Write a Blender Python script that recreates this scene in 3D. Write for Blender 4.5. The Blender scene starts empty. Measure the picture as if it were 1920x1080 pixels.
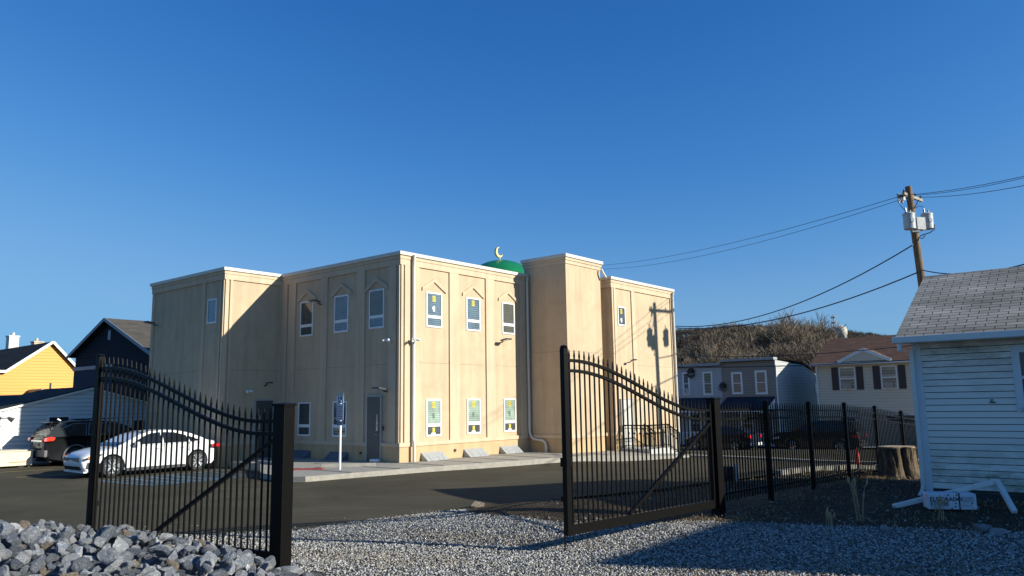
import bpy, bmesh, math, random
import numpy as np
from mathutils import Vector, Matrix
R_ = math.radians
random.seed(7); rng = np.random.default_rng(7)
scn = bpy.context.scene
COL = scn.collection

# ------------------------------------------------------------------ camera
EYE = 1.9; FPX = 1455.0
PITCH = math.atan((756.13-540)/FPX); ROLL = R_(0.896)
cam = bpy.data.cameras.new('camera'); camo = bpy.data.objects.new('camera', cam); COL.objects.link(camo)
cam.sensor_width = 36; cam.lens = 36*FPX/1920; cam.clip_start = 0.1; cam.clip_end = 5000
f_ = Vector((0, math.cos(PITCH), math.sin(PITCH))); r0 = Vector((1, 0, 0)); u0 = r0.cross(f_)
rr = r0*math.cos(ROLL)-u0*math.sin(ROLL); uu = u0*math.cos(ROLL)+r0*math.sin(ROLL)
M = Matrix((rr, uu, -f_)).transposed().to_4x4(); M.translation = (0, 0, EYE)
camo.matrix_world = M
scn.camera = camo

# ------------------------------------------------------------------ light
TRAVEL_AZ = 162.3; EL = 22.0          # direction the sunlight travels (from +x, ccw), elevation
to_sun = Vector((-math.cos(R_(TRAVEL_AZ))*math.cos(R_(EL)), -math.sin(R_(TRAVEL_AZ))*math.cos(R_(EL)), math.sin(R_(EL))))
w = bpy.data.worlds.new('World'); scn.world = w; w.use_nodes = True
nt = w.node_tree; bg = nt.nodes['Background']
sky = nt.nodes.new('ShaderNodeTexSky'); sky.sky_type = 'NISHITA'; sky.sun_disc = False
sky.sun_elevation = R_(EL); sky.sun_rotation = math.atan2(to_sun.x, to_sun.y)
sky.altitude = 0; sky.air_density = 1.0; sky.dust_density = 0.3; sky.ozone_density = 3.0
def _m(op, a, b):
    n = nt.nodes.new('ShaderNodeMath'); n.operation = op
    for k, q in enumerate((a, b)):
        if isinstance(q, (int, float)): n.inputs[k].default_value = q
        else: nt.links.new(q, n.inputs[k])
    return n.outputs[0]
SKY = 0.12      # deepen the clear winter blue: per-channel contrast of the physical sky
_s = nt.nodes.new('ShaderNodeSeparateColor'); nt.links.new(sky.outputs[0], _s.inputs[0]); _c = nt.nodes.new('ShaderNodeCombineColor')
for _k, (_a, _g, _cl) in enumerate(((1.12, 1.84, .13), (.674, 1.187, .31), (.797, .91, .54))):
    _v = _m('MULTIPLY', _m('POWER', _m('MULTIPLY', _s.outputs[_k], SKY), _g), _a)
    _v = _m('MULTIPLY', _v, _m('POWER', _m('ADD', _m('POWER', _m('DIVIDE', _v, _cl), 4.0), 1.0), -.25))
    nt.links.new(_m('DIVIDE', _v, SKY), _c.inputs[_k])
nt.links.new(_c.outputs[0], bg.inputs[0]); bg.inputs[1].default_value = SKY
sd = bpy.data.lights.new('sun', 'SUN'); sd.energy = 4.8; sd.angle = R_(0.5); sd.color = (0.93, 0.91, 0.82)
so = bpy.data.objects.new('sun', sd); COL.objects.link(so); so.rotation_euler = to_sun.to_track_quat('Z', 'Y').to_euler()
scn.view_settings.view_transform = 'Standard'; scn.view_settings.look = 'None'
scn.view_settings.exposure = 0.65; scn.view_settings.gamma = 1.0; scn.view_settings.use_curve_mapping = False

# ------------------------------------------------------------------ helpers
def tag(o, label=None, cat=None, group=None, kind=None):
    if label: o['label'] = label
    if cat: o['category'] = cat
    if group: o['group'] = group
    if kind: o['kind'] = kind
    return o
def thing(name, label, cat, loc=(0, 0, 0), rotz=0, group=None):
    o = bpy.data.objects.new(name, None); COL.objects.link(o); o.empty_display_size = .2
    o.location = loc; o.rotation_euler = (0, 0, rotz)
    return tag(o, label, cat, group)
class MB:
    """collects geometry, built as ONE mesh"""
    def __init__(s): s.v = []; s.f = []; s.uv = []; s.T = None
    def pt(s, p):
        p = Vector(p)
        s.v.append(tuple(s.T @ p) if s.T else tuple(p)); return len(s.v)-1
    def face(s, pts, uv=None):
        s.f.append([s.pt(p) for p in pts]); s.uv.append(uv); return s
    def box(s, x0, x1, y0, y1, z0, z1):
        if x0 > x1: x0, x1 = x1, x0
        if y0 > y1: y0, y1 = y1, y0
        i = [s.pt(p) for p in ((x0,y0,z0),(x1,y0,z0),(x1,y1,z0),(x0,y1,z0),(x0,y0,z1),(x1,y0,z1),(x1,y1,z1),(x0,y1,z1))]
        for q in ((0,3,2,1),(4,5,6,7),(0,1,5,4),(1,2,6,5),(2,3,7,6),(3,0,4,7)):
            s.f.append([i[k] for k in q]); s.uv.append(None)
        return s
    def obox(s, c, ax, ay, az):
        c = Vector(c); ax, ay, az = Vector(ax), Vector(ay), Vector(az)
        i = [s.pt(c+ax*a+ay*b+az*d) for a, b, d in ((-1,-1,-1),(1,-1,-1),(1,1,-1),(-1,1,-1),(-1,-1,1),(1,-1,1),(1,1,1),(-1,1,1))]
        for q in ((0,3,2,1),(4,5,6,7),(0,1,5,4),(1,2,6,5),(2,3,7,6),(3,0,4,7)):
            s.f.append([i[k] for k in q]); s.uv.append(None)
        return s
    def beam(s, a, b, w, h, up=(0, 0, 1)):
        a, b = Vector(a), Vector(b); d = b-a; l = d.length; d.normalize()
        x = d.cross(Vector(up))
        if x.length < 1e-4: x = Vector((1, 0, 0))
        x.normalize(); y = x.cross(d)
        return s.obox((a+b)/2, d*l/2, x*w/2, y*h/2)
    def tube(s, pts, r, n=8, caps=True):
        pts = [Vector(p) for p in pts]; rs = r if hasattr(r, '__len__') else [r]*len(pts)
        prev = None; rings = []
        for k, p in enumerate(pts):
            d = (pts[min(k+1, len(pts)-1)]-pts[max(k-1, 0)]).normalized()
            if prev is None:
                x = d.cross(Vector((0, 0, 1)))
                if x.length < 1e-3: x = Vector((1, 0, 0))
            else: x = prev-d*prev.dot(d)
            x.normalize(); prev = x; y = d.cross(x)
            rings.append([s.pt(p+(x*math.cos(2*math.pi*j/n)+y*math.sin(2*math.pi*j/n))*rs[k]) for j in range(n)])
        for a, b in zip(rings, rings[1:]):
            for j in range(n):
                s.f.append([a[j], a[(j+1) % n], b[(j+1) % n], b[j]]); s.uv.append(None)
        if caps:
            s.f.append(rings[0][::-1]); s.uv.append(None); s.f.append(rings[-1][:]); s.uv.append(None)
        return s
    def prism(s, poly, axis, t0, t1):
        """poly 2-D extruded; axis 'y': poly=(x,z); 'x': poly=(y,z); 'z': poly=(x,y)"""
        def m(p, t): return (p[0], t, p[1]) if axis == 'y' else (t, p[0], p[1]) if axis == 'x' else (p[0], p[1], t)
        a = [s.pt(m(p, t0)) for p in poly]; b = [s.pt(m(p, t1)) for p in poly]; n = len(poly)
        s.f.append(a[::-1]); s.f.append(b[:]); s.uv += [None, None]
        for j in range(n): s.f.append([a[j], a[(j+1) % n], b[(j+1) % n], b[j]]); s.uv.append(None)
        return s
    def lathe(s, prof, n=24, c=(0, 0, 0), axis='z'):
        rings = []
        for r, z in prof:
            ring = []
            for j in range(n):
                a = 2*math.pi*j/n; x, y = r*math.cos(a), r*math.sin(a)
                p = (c[0]+x, c[1]+y, c[2]+z) if axis == 'z' else (c[0]+x, c[1]+z, c[2]+y)
                ring.append(s.pt(p))
            rings.append(ring)
        for a, b in zip(rings, rings[1:]):
            for j in range(n): s.f.append([a[j], a[(j+1) % n], b[(j+1) % n], b[j]]); s.uv.append(None)
        s.f.append(rings[0][::-1]); s.f.append(rings[-1][:]); s.uv += [None, None]
        return s
    def build(s, name, mat, parent=None, smooth=None, bevel=0, label=None):
        me = bpy.data.meshes.new(name); me.from_pydata(s.v, [], s.f); me.validate()
        if any(u is not None for u in s.uv) and len(me.polygons) == len(s.f):
            ul = me.uv_layers.new(name='UVMap')
            for p, u in zip(me.polygons, s.uv):
                if u:
                    for li, q in zip(p.loop_indices, u): ul.data[li].uv = q
        bm = bmesh.new(); bm.from_mesh(me)
        if not any(u is not None for u in s.uv): bmesh.ops.remove_doubles(bm, verts=bm.verts, dist=1e-5) if smooth else None
        bmesh.ops.recalc_face_normals(bm, faces=bm.faces)
        if smooth:
            for f in bm.faces: f.smooth = True
            for e in bm.edges:
                if len(e.link_faces) == 2 and e.calc_face_angle(0) > R_(smooth): e.smooth = False
        bm.to_mesh(me); bm.free()
        o = bpy.data.objects.new(name, me); COL.objects.link(o)
        if mat: me.materials.append(mat)
        if parent: o.parent = parent
        if bevel:
            md = o.modifiers.new('bevel', 'BEVEL'); md.width = bevel; md.segments = 2; md.limit_method = 'ANGLE'
        if label: o['label'] = label
        return o
def copy_tree(o, parent=None):
    c = o.copy(); COL.objects.link(c); c.parent = parent
    for ch in list(o.children): copy_tree(ch, c)
    return c

# ------------------------------------------------------------------ materials
def nodes(name):
    m = bpy.data.materials.new(name); m.use_nodes = True
    return m, m.node_tree, m.node_tree.nodes['Principled BSDF']
def N(nt, t, **kw):
    n = nt.nodes.new(t)
    for k, v in kw.items():
        if k in n.inputs.keys(): n.inputs[k].default_value = v
        else: setattr(n, k, v)
    return n
def c4(c): return (c[0], c[1], c[2], 1)
def ramp(nt, src, stops):
    r = nt.nodes.new('ShaderNodeValToRGB'); e = r.color_ramp.elements
    while len(e) < len(stops): e.new(.5)
    for k, (p, c) in enumerate(stops): e[k].position = p; e[k].color = c4(c)
    nt.links.new(src, r.inputs[0]); return r
def mat(name, col, rough=.6, metal=0, var=.0, scale=3., bump=0, bscale=60., col2=None, coat=0, spec=.5, detail=6, stretch=None):
    m, nt, b = nodes(name)
    b.inputs['Roughness'].default_value = rough; b.inputs['Metallic'].default_value = metal
    b.inputs['Specular IOR Level'].default_value = spec
    if coat: b.inputs['Coat Weight'].default_value = coat; b.inputs['Coat Roughness'].default_value = .03
    tc = nt.nodes.new('ShaderNodeTexCoord'); src = tc.outputs['Object']
    if stretch:
        mp = nt.nodes.new('ShaderNodeMapping'); mp.inputs['Scale'].default_value = stretch; nt.links.new(src, mp.inputs[0]); src = mp.outputs[0]
    if var or col2:
        n = N(nt, 'ShaderNodeTexNoise', Scale=scale, Detail=detail, Roughness=.65); nt.links.new(src, n.inputs['Vector'])
        c2 = col2 or tuple(x*(1-var) for x in col); c1 = col if col2 else tuple(min(1, x*(1+var)) for x in col)
        r = ramp(nt, n.outputs['Fac'], [(.32, c2), (.68, c1)]); nt.links.new(r.outputs[0], b.inputs['Base Color'])
    else: b.inputs['Base Color'].default_value = c4(col)
    if bump:
        n2 = N(nt, 'ShaderNodeTexNoise', Scale=bscale, Detail=5); nt.links.new(src, n2.inputs['Vector'])
        bu = N(nt, 'ShaderNodeBump', Strength=bump, Distance=.02); nt.links.new(n2.outputs['Fac'], bu.inputs['Height']); nt.links.new(bu.outputs[0], b.inputs['Normal'])
    return m
def speckle(name, cols, scale, rough=.9, bump=.4, big=.6, bigamt=.25, dist=.02):
    """small mottled cells + large soft patches"""
    m, nt, b = nodes(name); b.inputs['Roughness'].default_value = rough; b.inputs['Specular IOR Level'].default_value = .25
    tc = nt.nodes.new('ShaderNodeTexCoord')
    v = N(nt, 'ShaderNodeTexVoronoi', Scale=scale); nt.links.new(tc.outputs['Object'], v.inputs['Vector'])
    sp = nt.nodes.new('ShaderNodeSeparateColor'); nt.links.new(v.outputs['Color'], sp.inputs[0])
    r = ramp(nt, sp.outputs[0], [(k/(len(cols)-1), c) for k, c in enumerate(cols)])
    n = N(nt, 'ShaderNodeTexNoise', Scale=big, Detail=8, Roughness=.6); nt.links.new(tc.outputs['Object'], n.inputs['Vector'])
    r2 = ramp(nt, n.outputs['Fac'], [(.3, (1-bigamt,)*3), (.7, (1+bigamt*.4,)*3)])
    mx = nt.nodes.new('ShaderNodeMix'); mx.data_type = 'RGBA'; mx.blend_type = 'MULTIPLY'; mx.inputs[0].default_value = 1
    nt.links.new(r.outputs[0], mx.inputs[6]); nt.links.new(r2.outputs[0], mx.inputs[7]); nt.links.new(mx.outputs[2], b.inputs['Base Color'])
    if bump:
        bu = N(nt, 'ShaderNodeBump', Strength=bump, Distance=dist); nt.links.new(v.outputs['Distance'], bu.inputs['Height']); nt.links.new(bu.outputs[0], b.inputs['Normal'])
    return m
def shingles(name, c1, c2, mortar, bw=.3, rh=.14, stain=.35, sscale=.8):
    m, nt, b = nodes(name); b.inputs['Roughness'].default_value = .95; b.inputs['Specular IOR Level'].default_value = .2
    uvn = nt.nodes.new('ShaderNodeUVMap')
    br = N(nt, 'ShaderNodeTexBrick'); br.inputs['Color1'].default_value = c4(c1); br.inputs['Color2'].default_value = c4(c2)
    br.inputs['Mortar'].default_value = c4(mortar); br.inputs['Scale'].default_value = 1; br.inputs['Mortar Size'].default_value = .009
    br.inputs['Brick Width'].default_value = bw; br.inputs['Row Height'].default_value = rh; br.offset = .5; br.inputs['Mortar Smooth'].default_value = .1
    nt.links.new(uvn.outputs[0], br.inputs['Vector'])
    mp = nt.nodes.new('ShaderNodeMapping'); mp.inputs['Scale'].default_value = (sscale*.5, sscale*2.2, 1); nt.links.new(uvn.outputs[0], mp.inputs[0])
    n = N(nt, 'ShaderNodeTexNoise', Scale=1., Detail=7, Roughness=.6); nt.links.new(mp.outputs[0], n.inputs['Vector'])
    r2 = ramp(nt, n.outputs['Fac'], [(.35, (1-stain,)*3), (.62, (1.05,)*3)])
    n3 = N(nt, 'ShaderNodeTexNoise', Scale=90., Detail=2); nt.links.new(uvn.outputs[0], n3.inputs['Vector'])
    r3 = ramp(nt, n3.outputs['Fac'], [(.3, (.8,)*3), (.7, (1.15,)*3)])
    a = nt.nodes.new('ShaderNodeMix'); a.data_type = 'RGBA'; a.blend_type = 'MULTIPLY'; a.inputs[0].default_value = 1
    nt.links.new(br.outputs[0], a.inputs[6]); nt.links.new(r2.outputs[0], a.inputs[7])
    a2 = nt.nodes.new('ShaderNodeMix'); a2.data_type = 'RGBA'; a2.blend_type = 'MULTIPLY'; a2.inputs[0].default_value = 1
    nt.links.new(a.outputs[2], a2.inputs[6]); nt.links.new(r3.outputs[0], a2.inputs[7])
    nt.links.new(a2.outputs[2], b.inputs['Base Color'])
    bu = N(nt, 'ShaderNodeBump', Strength=.6, Distance=.01); nt.links.new(br.outputs['Fac'], bu.inputs['Height']); bu.invert = True
    nt.links.new(bu.outputs[0], b.inputs['Normal'])
    return m
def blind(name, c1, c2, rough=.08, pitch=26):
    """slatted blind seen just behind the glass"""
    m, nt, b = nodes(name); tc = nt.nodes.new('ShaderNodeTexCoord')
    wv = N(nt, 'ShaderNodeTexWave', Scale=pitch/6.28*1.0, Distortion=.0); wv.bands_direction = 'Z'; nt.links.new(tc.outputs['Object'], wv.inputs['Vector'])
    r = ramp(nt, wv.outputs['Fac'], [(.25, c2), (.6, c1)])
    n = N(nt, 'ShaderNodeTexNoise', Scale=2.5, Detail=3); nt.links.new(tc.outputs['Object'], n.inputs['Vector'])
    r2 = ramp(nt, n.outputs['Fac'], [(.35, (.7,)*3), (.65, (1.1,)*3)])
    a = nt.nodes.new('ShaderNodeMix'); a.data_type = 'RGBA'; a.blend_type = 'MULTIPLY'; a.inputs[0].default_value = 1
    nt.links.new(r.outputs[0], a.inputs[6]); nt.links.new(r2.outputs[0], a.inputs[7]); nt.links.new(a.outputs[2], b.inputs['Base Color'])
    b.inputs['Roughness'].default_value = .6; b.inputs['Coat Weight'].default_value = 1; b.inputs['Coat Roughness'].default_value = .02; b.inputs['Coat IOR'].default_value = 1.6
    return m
def stucco(name, c1, c2):
    m, nt, b = nodes(name); b.inputs['Roughness'].default_value = .9; b.inputs['Specular IOR Level'].default_value = .2
    tc = nt.nodes.new('ShaderNodeTexCoord')
    n = N(nt, 'ShaderNodeTexNoise', Scale=1.3, Detail=9, Roughness=.68, Distortion=.6); nt.links.new(tc.outputs['Object'], n.inputs['Vector'])
    r = ramp(nt, n.outputs['Fac'], [(.3, c2), (.7, c1)])
    mp = nt.nodes.new('ShaderNodeMapping'); mp.inputs['Scale'].default_value = (1.6, 1.6, .12); nt.links.new(tc.outputs['Object'], mp.inputs[0])
    n4 = N(nt, 'ShaderNodeTexNoise', Scale=2.2, Detail=5); nt.links.new(mp.outputs[0], n4.inputs['Vector'])
    r4 = ramp(nt, n4.outputs['Fac'], [(.28, (.87,)*3), (.6, (1.02,)*3)])
    a = nt.nodes.new('ShaderNodeMix'); a.data_type = 'RGBA'; a.blend_type = 'MULTIPLY'; a.inputs[0].default_value = 1
    nt.links.new(r.outputs[0], a.inputs[6]); nt.links.new(r4.outputs[0], a.inputs[7]); nt.links.new(a.outputs[2], b.inputs['Base Color'])
    n2 = N(nt, 'ShaderNodeTexNoise', Scale=45, Detail=4); nt.links.new(tc.outputs['Object'], n2.inputs['Vector'])
    n3 = N(nt, 'ShaderNodeTexNoise', Scale=4, Detail=3); nt.links.new(tc.outputs['Object'], n3.inputs['Vector'])
    ad = nt.nodes.new('ShaderNodeMath'); ad.operation = 'ADD'; nt.links.new(n2.outputs['Fac'], ad.inputs[0]); nt.links.new(n3.outputs['Fac'], ad.inputs[1])
    bu = N(nt, 'ShaderNodeBump', Strength=.25, Distance=.012); nt.links.new(ad.outputs[0], bu.inputs['Height']); nt.links.new(bu.outputs[0], b.inputs['Normal'])
    return m
def siding_mat(name, col, dirt=(.25, .25, .2), amt=.0, var=.06):
    m, nt, b = nodes(name); b.inputs['Roughness'].default_value = .55; b.inputs['Specular IOR Level'].default_value = .3
    tc = nt.nodes.new('ShaderNodeTexCoord')
    mp = nt.nodes.new('ShaderNodeMapping'); mp.inputs['Scale'].default_value = (.7, .7, 1.8); nt.links.new(tc.outputs['Object'], mp.inputs[0])
    n = N(nt, 'ShaderNodeTexNoise', Scale=1.6, Detail=8, Roughness=.7); nt.links.new(mp.outputs[0], n.inputs['Vector'])
    r = ramp(nt, n.outputs['Fac'], [(.3, tuple(x*(1-var) for x in col)), (.7, tuple(min(1, x*(1+var)) for x in col))])
    n2 = N(nt, 'ShaderNodeTexNoise', Scale=2.3, Detail=9, Roughness=.75); nt.links.new(mp.outputs[0], n2.inputs['Vector'])
    r2 = ramp(nt, n2.outputs['Fac'], [(.5, (0, 0, 0)), (.66, (amt,)*3)])
    a = nt.nodes.new('ShaderNodeMix'); a.data_type = 'RGBA'; nt.links.new(r2.outputs[0], a.inputs[0])
    nt.links.new(r.outputs[0], a.inputs[6]); a.inputs[7].default_value = c4(dirt); nt.links.new(a.outputs[2], b.inputs['Base Color'])
    return m

MT = dict(
 stucco=stucco('stucco', (.60, .455, .295), (.50, .377, .242)),
 stucco_trim=stucco('stucco_trim', (.64, .49, .33), (.565, .43, .285)),
 stucco_base=stucco('stucco_base', (.57, .40, .225), (.49, .345, .19)),
 white=mat('white_vinyl', (.78, .78, .76), .4, var=.03), offwhite=mat('offwhite_metal', (.72, .70, .64), .45, var=.05), cream=mat('cream_trim', (.60,.565,.48), .5, var=.05),
 glass=mat('dark_glass', (.02, .025, .03), .02, spec=.6), door=mat('grey_steel_door', (.07, .072, .068), .45, var=.06, bump=.05),
 steel=mat('brushed_steel', (.5, .5, .5), .3, metal=1, var=.1), galv=mat('galvanised', (.45, .47, .48), .45, metal=.7, var=.15, scale=12),
 blk=mat('black_powder_coat', (.005, .0045, .004), .38, var=.2, scale=20, spec=.13, bump=.12, bscale=9), blkm=mat('black_plastic', (.02, .02, .02), .5),
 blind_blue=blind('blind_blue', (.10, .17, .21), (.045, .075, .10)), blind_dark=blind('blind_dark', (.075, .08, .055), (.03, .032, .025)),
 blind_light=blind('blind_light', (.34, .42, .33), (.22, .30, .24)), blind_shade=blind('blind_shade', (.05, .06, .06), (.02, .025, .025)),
 yellow=mat('yellow_sticker', (.55, .45, .06), .5), paper=mat('white_paper', (.8, .8, .78), .6),
 poly=mat('clear_cover', (.42, .43, .42), .25, col2=(.30, .30, .29), scale=14, bump=.5, bscale=18), polyb=mat('blue_cover', (.10, .13, .17), .3, var=.3, scale=14, bump=.5, bscale=18),
 green=mat('green_dome', (.01, .17, .06), .35, var=.15, scale=2), gold=mat('pale_gold', (.72, .55, .20), .45), lampdk=mat('lamp_housing', (.05, .05, .05), .4),
 lens=mat('lamp_lens', (.5, .5, .48), .15, coat=1),
 roofmem=mat('roof_membrane', (.35, .35, .34), .9, var=.1),
 asphalt=None, concrete=None,
)
def asphalt_mat():
    m, nt, b = nodes('asphalt'); b.inputs['Roughness'].default_value = .95; b.inputs['Specular IOR Level'].default_value = .1
    tc = nt.nodes.new('ShaderNodeTexCoord')
    n = N(nt, 'ShaderNodeTexNoise', Scale=.35, Detail=8, Roughness=.6, Distortion=.4); nt.links.new(tc.outputs['Object'], n.inputs['Vector'])
    r = ramp(nt, n.outputs['Fac'], [(.3, (.064, .056, .037)), (.5, (.078, .068, .044)), (.72, (.10, .087, .058))])
    v = N(nt, 'ShaderNodeTexNoise', Scale=75, Detail=3, Roughness=.8); nt.links.new(tc.outputs['Object'], v.inputs['Vector'])
    r2 = ramp(nt, v.outputs['Fac'], [(.3, (.72,)*3), (.58, (1.0,)*3), (.75, (1.7,)*3)])
    a = nt.nodes.new('ShaderNodeMix'); a.data_type = 'RGBA'; a.blend_type = 'MULTIPLY'; a.inputs[0].default_value = 1
    nt.links.new(r.outputs[0], a.inputs[6]); nt.links.new(r2.outputs[0], a.inputs[7])
    # dusty tyre arcs
    mp = nt.nodes.new('ShaderNodeMapping'); mp.inputs['Scale'].default_value = (.35, 1.3, 1); mp.inputs['Rotation'].default_value = (0, 0, R_(-28)); nt.links.new(tc.outputs['Object'], mp.inputs[0])
    n5 = N(nt, 'ShaderNodeTexNoise', Scale=1.1, Detail=8, Roughness=.7, Distortion=.8); nt.links.new(mp.outputs[0], n5.inputs['Vector'])
    r5 = ramp(nt, n5.outputs['Fac'], [(.55, (0, 0, 0)), (.75, (.45,)*3)])
    a3 = nt.nodes.new('ShaderNodeMix'); a3.data_type = 'RGBA'; nt.links.new(r5.outputs[0], a3.inputs[0]); nt.links.new(a.outputs[2], a3.inputs[6]); a3.inputs[7].default_value = (.17, .155, .115, 1)
    n6 = N(nt, 'ShaderNodeTexNoise', Scale=.9, Detail=10, Roughness=.72); nt.links.new(tc.outputs['Object'], n6.inputs['Vector'])
    r6 = ramp(nt, n6.outputs['Fac'], [(.30, (.72,)*3), (.44, (1.0,)*3), (.6, (1.0,)*3), (.74, (1.3,)*3)])
    a6 = nt.nodes.new('ShaderNodeMix'); a6.data_type = 'RGBA'; a6.blend_type = 'MULTIPLY'; a6.inputs[0].default_value = 1
    nt.links.new(a3.outputs[2], a6.inputs[6]); nt.links.new(r6.outputs[0], a6.inputs[7])
    nt.links.new(a6.outputs[2], b.inputs['Base Color'])
    bu = N(nt, 'ShaderNodeBump', Strength=.5, Distance=.008); nt.links.new(v.outputs['Fac'], bu.inputs['Height']); nt.links.new(bu.outputs[0], b.inputs['Normal'])
    return m
MT['asphalt'] = asphalt_mat()
MT['concrete'] = mat('concrete', (.52, .50, .45), .85, col2=(.40, .385, .35), scale=1.4, bump=.25, bscale=50, detail=10)
MT['kerb'] = mat('kerb_concrete', (.38, .345, .28), .85, col2=(.27, .25, .205), scale=5, bump=.3, bscale=40, detail=10)

# ------------------------------------------------------------------ terrain
UV_A = R_(50.426); UX, UY = math.cos(UV_A), math.sin(UV_A); CX, CY = -3.849, 26.48
def W(u, v): return (CX+u*UX-v*UY, CY+u*UY+v*UX)
def xy2uv(x, y): dx, dy = x-CX, y-CY; return dx*UX+dy*UY, -dx*UY+dy*UX
CP = np.array([(-2.7,9.3,0),(.7,11,-.13),(-3,11.4,-.12),(3.45,13.6,.0),(-6,11.3,-.1),(7.3,14,.2),(10,12,.3),(0,7.5,-.1),(5,9,-.02),(8,9,.1),(4,4,0),(-4,4,0),
 (-1.3,18.7,-.2),(-5.6,20.3,-.2),(-3.8,22,-.18),(1.4,26.5,-.22),(-12,25,-.28),(-14,30,-.28),(-20,33,-.25),(-10,18,-.2),(-14,12,-.15),(5,21,-.15),(3,18,-.12),(7,19,.03),(9.5,20,.0),(11.5,22.5,-.25),
 (10.4,21.2,-.1),(8,17,.1),(12,18,.1),(14,26,-.5),(6.3,30.5,-.38),(7.5,32.5,-.42),(11.7,28.6,-.45),(18,50,-1.15),(8,50,-1.2),(25,45,-1.1),(15,38,-.8),(25,30,-.6),(0,60,-1.3),(30,70,-1.3),(-30,60,-.4),(-30,30,-.3),
 (0,0,0),(20,10,.3),(20,0,.2),(-20,0,0),(-8,6,0),(60,60,-1.3),(-60,80,-.5),(0,120,-1.3),(0,-40,0),(100,0,0),(-100,0,0)])
def g(x, y):
    x = np.asarray(x, float); y = np.asarray(y, float)
    d2 = (x[..., None]-CP[:, 0])**2+(y[..., None]-CP[:, 1])**2+1.2
    wgt = d2**-1.7
    z = (wgt*CP[:, 2]).sum(-1)/wgt.sum(-1)
    return z
def gz(x, y): return float(g(np.array(x), np.array(y)))
def grid_obj(name, X, Y, Z, m, kind='structure'):
    n0, n1 = X.shape
    v = np.stack([X, Y, Z], -1).reshape(-1, 3)
    idx = np.arange(n0*n1).reshape(n0, n1)
    f = np.stack([idx[:-1, :-1], idx[1:, :-1], idx[1:, 1:], idx[:-1, 1:]], -1).reshape(-1, 4)
    me = bpy.data.meshes.new(name); me.from_pydata(v.tolist(), [], f.tolist()); me.validate()
    bm = bmesh.new(); bm.from_mesh(me); bmesh.ops.recalc_face_normals(bm, faces=bm.faces)
    if sum(fc.normal.z for fc in bm.faces) < 0: bmesh.ops.reverse_faces(bm, faces=bm.faces)
    for fc in bm.faces: fc.smooth = True
    bm.to_mesh(me); bm.free()
    me.materials.append(m); o = bpy.data.objects.new(name, me); COL.objects.link(o); return tag(o, kind=kind)
def axis(vals):
    out = []
    for (a, b, s) in vals: out += list(np.arange(a, b, s))
    return np.array(sorted(set(out)))
def hillz(x, y):
    h = 22.0*np.exp(-((x-70)/78)**2)*(1/(1+np.exp(-(y-170)/22)))*np.exp(-((y-230)/160)**2)
    h = h+ 17*np.exp(-((x+170)/160)**2)*(1/(1+np.exp(-(y-230)/18)))*np.exp(-((y-300)/200)**2)
    return h
xs = axis([(-900,-120,60),(-120,-32,8),(-32,-16,1.5),(-16,14,.4),(14,40,1.5),(40,200,8),(200,1000,60)])
ys = axis([(-300,-20,40),(-20,4,3),(4,36,.4),(36,60,2),(60,320,8),(320,1500,60)])
X, Y = np.meshgrid(xs, ys, indexing='ij')
Z0 = g(X, Y)
fine = (np.sin(X*3.1+np.sin(Y*2.3)*1.4)*np.sin(Y*2.7+X*1.1)+.5*np.sin(X*7.3+Y*5.1)*np.sin(Y*6.7-X*3))
# rough dirt (right of the gate) and a low dirt mound by the asphalt edge
rough = np.clip((X-1.5)/2, 0, 1)*np.clip((13-X)/2, 0, 1)*np.clip((Y-11.5)/1, 0, 1)*np.clip((21-Y)/2, 0, 1)
Z = Z0-.035+rough*fine*.022+hillz(X, Y)
mound = .13*np.exp(-((X-1.2)/1.7)**2-((Y-15.3)/.95)**2)
Z = Z+mound*(1+.25*fine)+.03*(mound > .02)
under = ((X+0.9)*.8 < -(Y-15.6)*-.6)  # (kept simple: asphalt sheet lies above)
dirt = speckle('dirt_and_dead_grass', [(.03, .02, .010), (.055, .037, .018), (.085, .06, .032), (.04, .028, .014), (.14, .10, .055)], 38, bump=.9, big=1.2, bigamt=.45, dist=.03)
grid_obj('ground', X, Y, Z, dirt)
def resample(P, n):
    P = np.array(P, float); d = np.r_[0, np.cumsum(np.linalg.norm(np.diff(P[:, :2], axis=0), axis=1))]
    t = np.linspace(0, d[-1], n); return np.stack([np.interp(t, d, P[:, k]) for k in range(P.shape[1])], 1)
def loft_sheet(name, A, B, n, m_, off, material, wob=0, kind='structure'):
    A = resample(A, n); B = resample(B, n)
    if wob:
        A = A+np.stack([np.zeros(n), wob*(rng.standard_normal(n))], 1)
    t = np.linspace(0, 1, m_)[None, :, None]**1.3
    P = A[:, None, :]*(1-t)+B[:, None, :]*t
    return grid_obj(name, P[..., 0], P[..., 1], g(P[..., 0], P[..., 1])+off, material, kind)
edge = [(-40,12.5),(-14,12.4),(-8,12.6),(-4.7,12.9),(-3.56,13.1),(-2.53,14.25),(-1.0,15.7),(1.05,16.9),(3.4,18.4),(6.5,20.7),(9.7,23.9),(11.3,26),(13.4,28.6)]
far_ = [(-60,70),(-40,70),(-30,70),(-20,65),(-14,60),(-8,55),(-4,50),(0,46),(4,40),(6,36),(7.4,33.6),(10,30.6),(13.6,28.7)]
loft_sheet('parking_lot', edge, far_, 220, 90, .012, MT['asphalt'], wob=.02)
g_near = [(-12,5),(-6,4),(-3,4),(0,4),(4,4),(9,5),(13,7)]
g_far = [(-12,12.55),(-8,12.7),(-4.7,13.0),(-3.56,13.2),(-2.53,14.35),(-1.0,15.6),(-.4,14.6),(.75,13.3),(1.9,12.9),(3.0,12.75),(4.4,12.2),(5.6,11.5),(6.8,10.8),(9,9.7),(13,8)]
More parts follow.
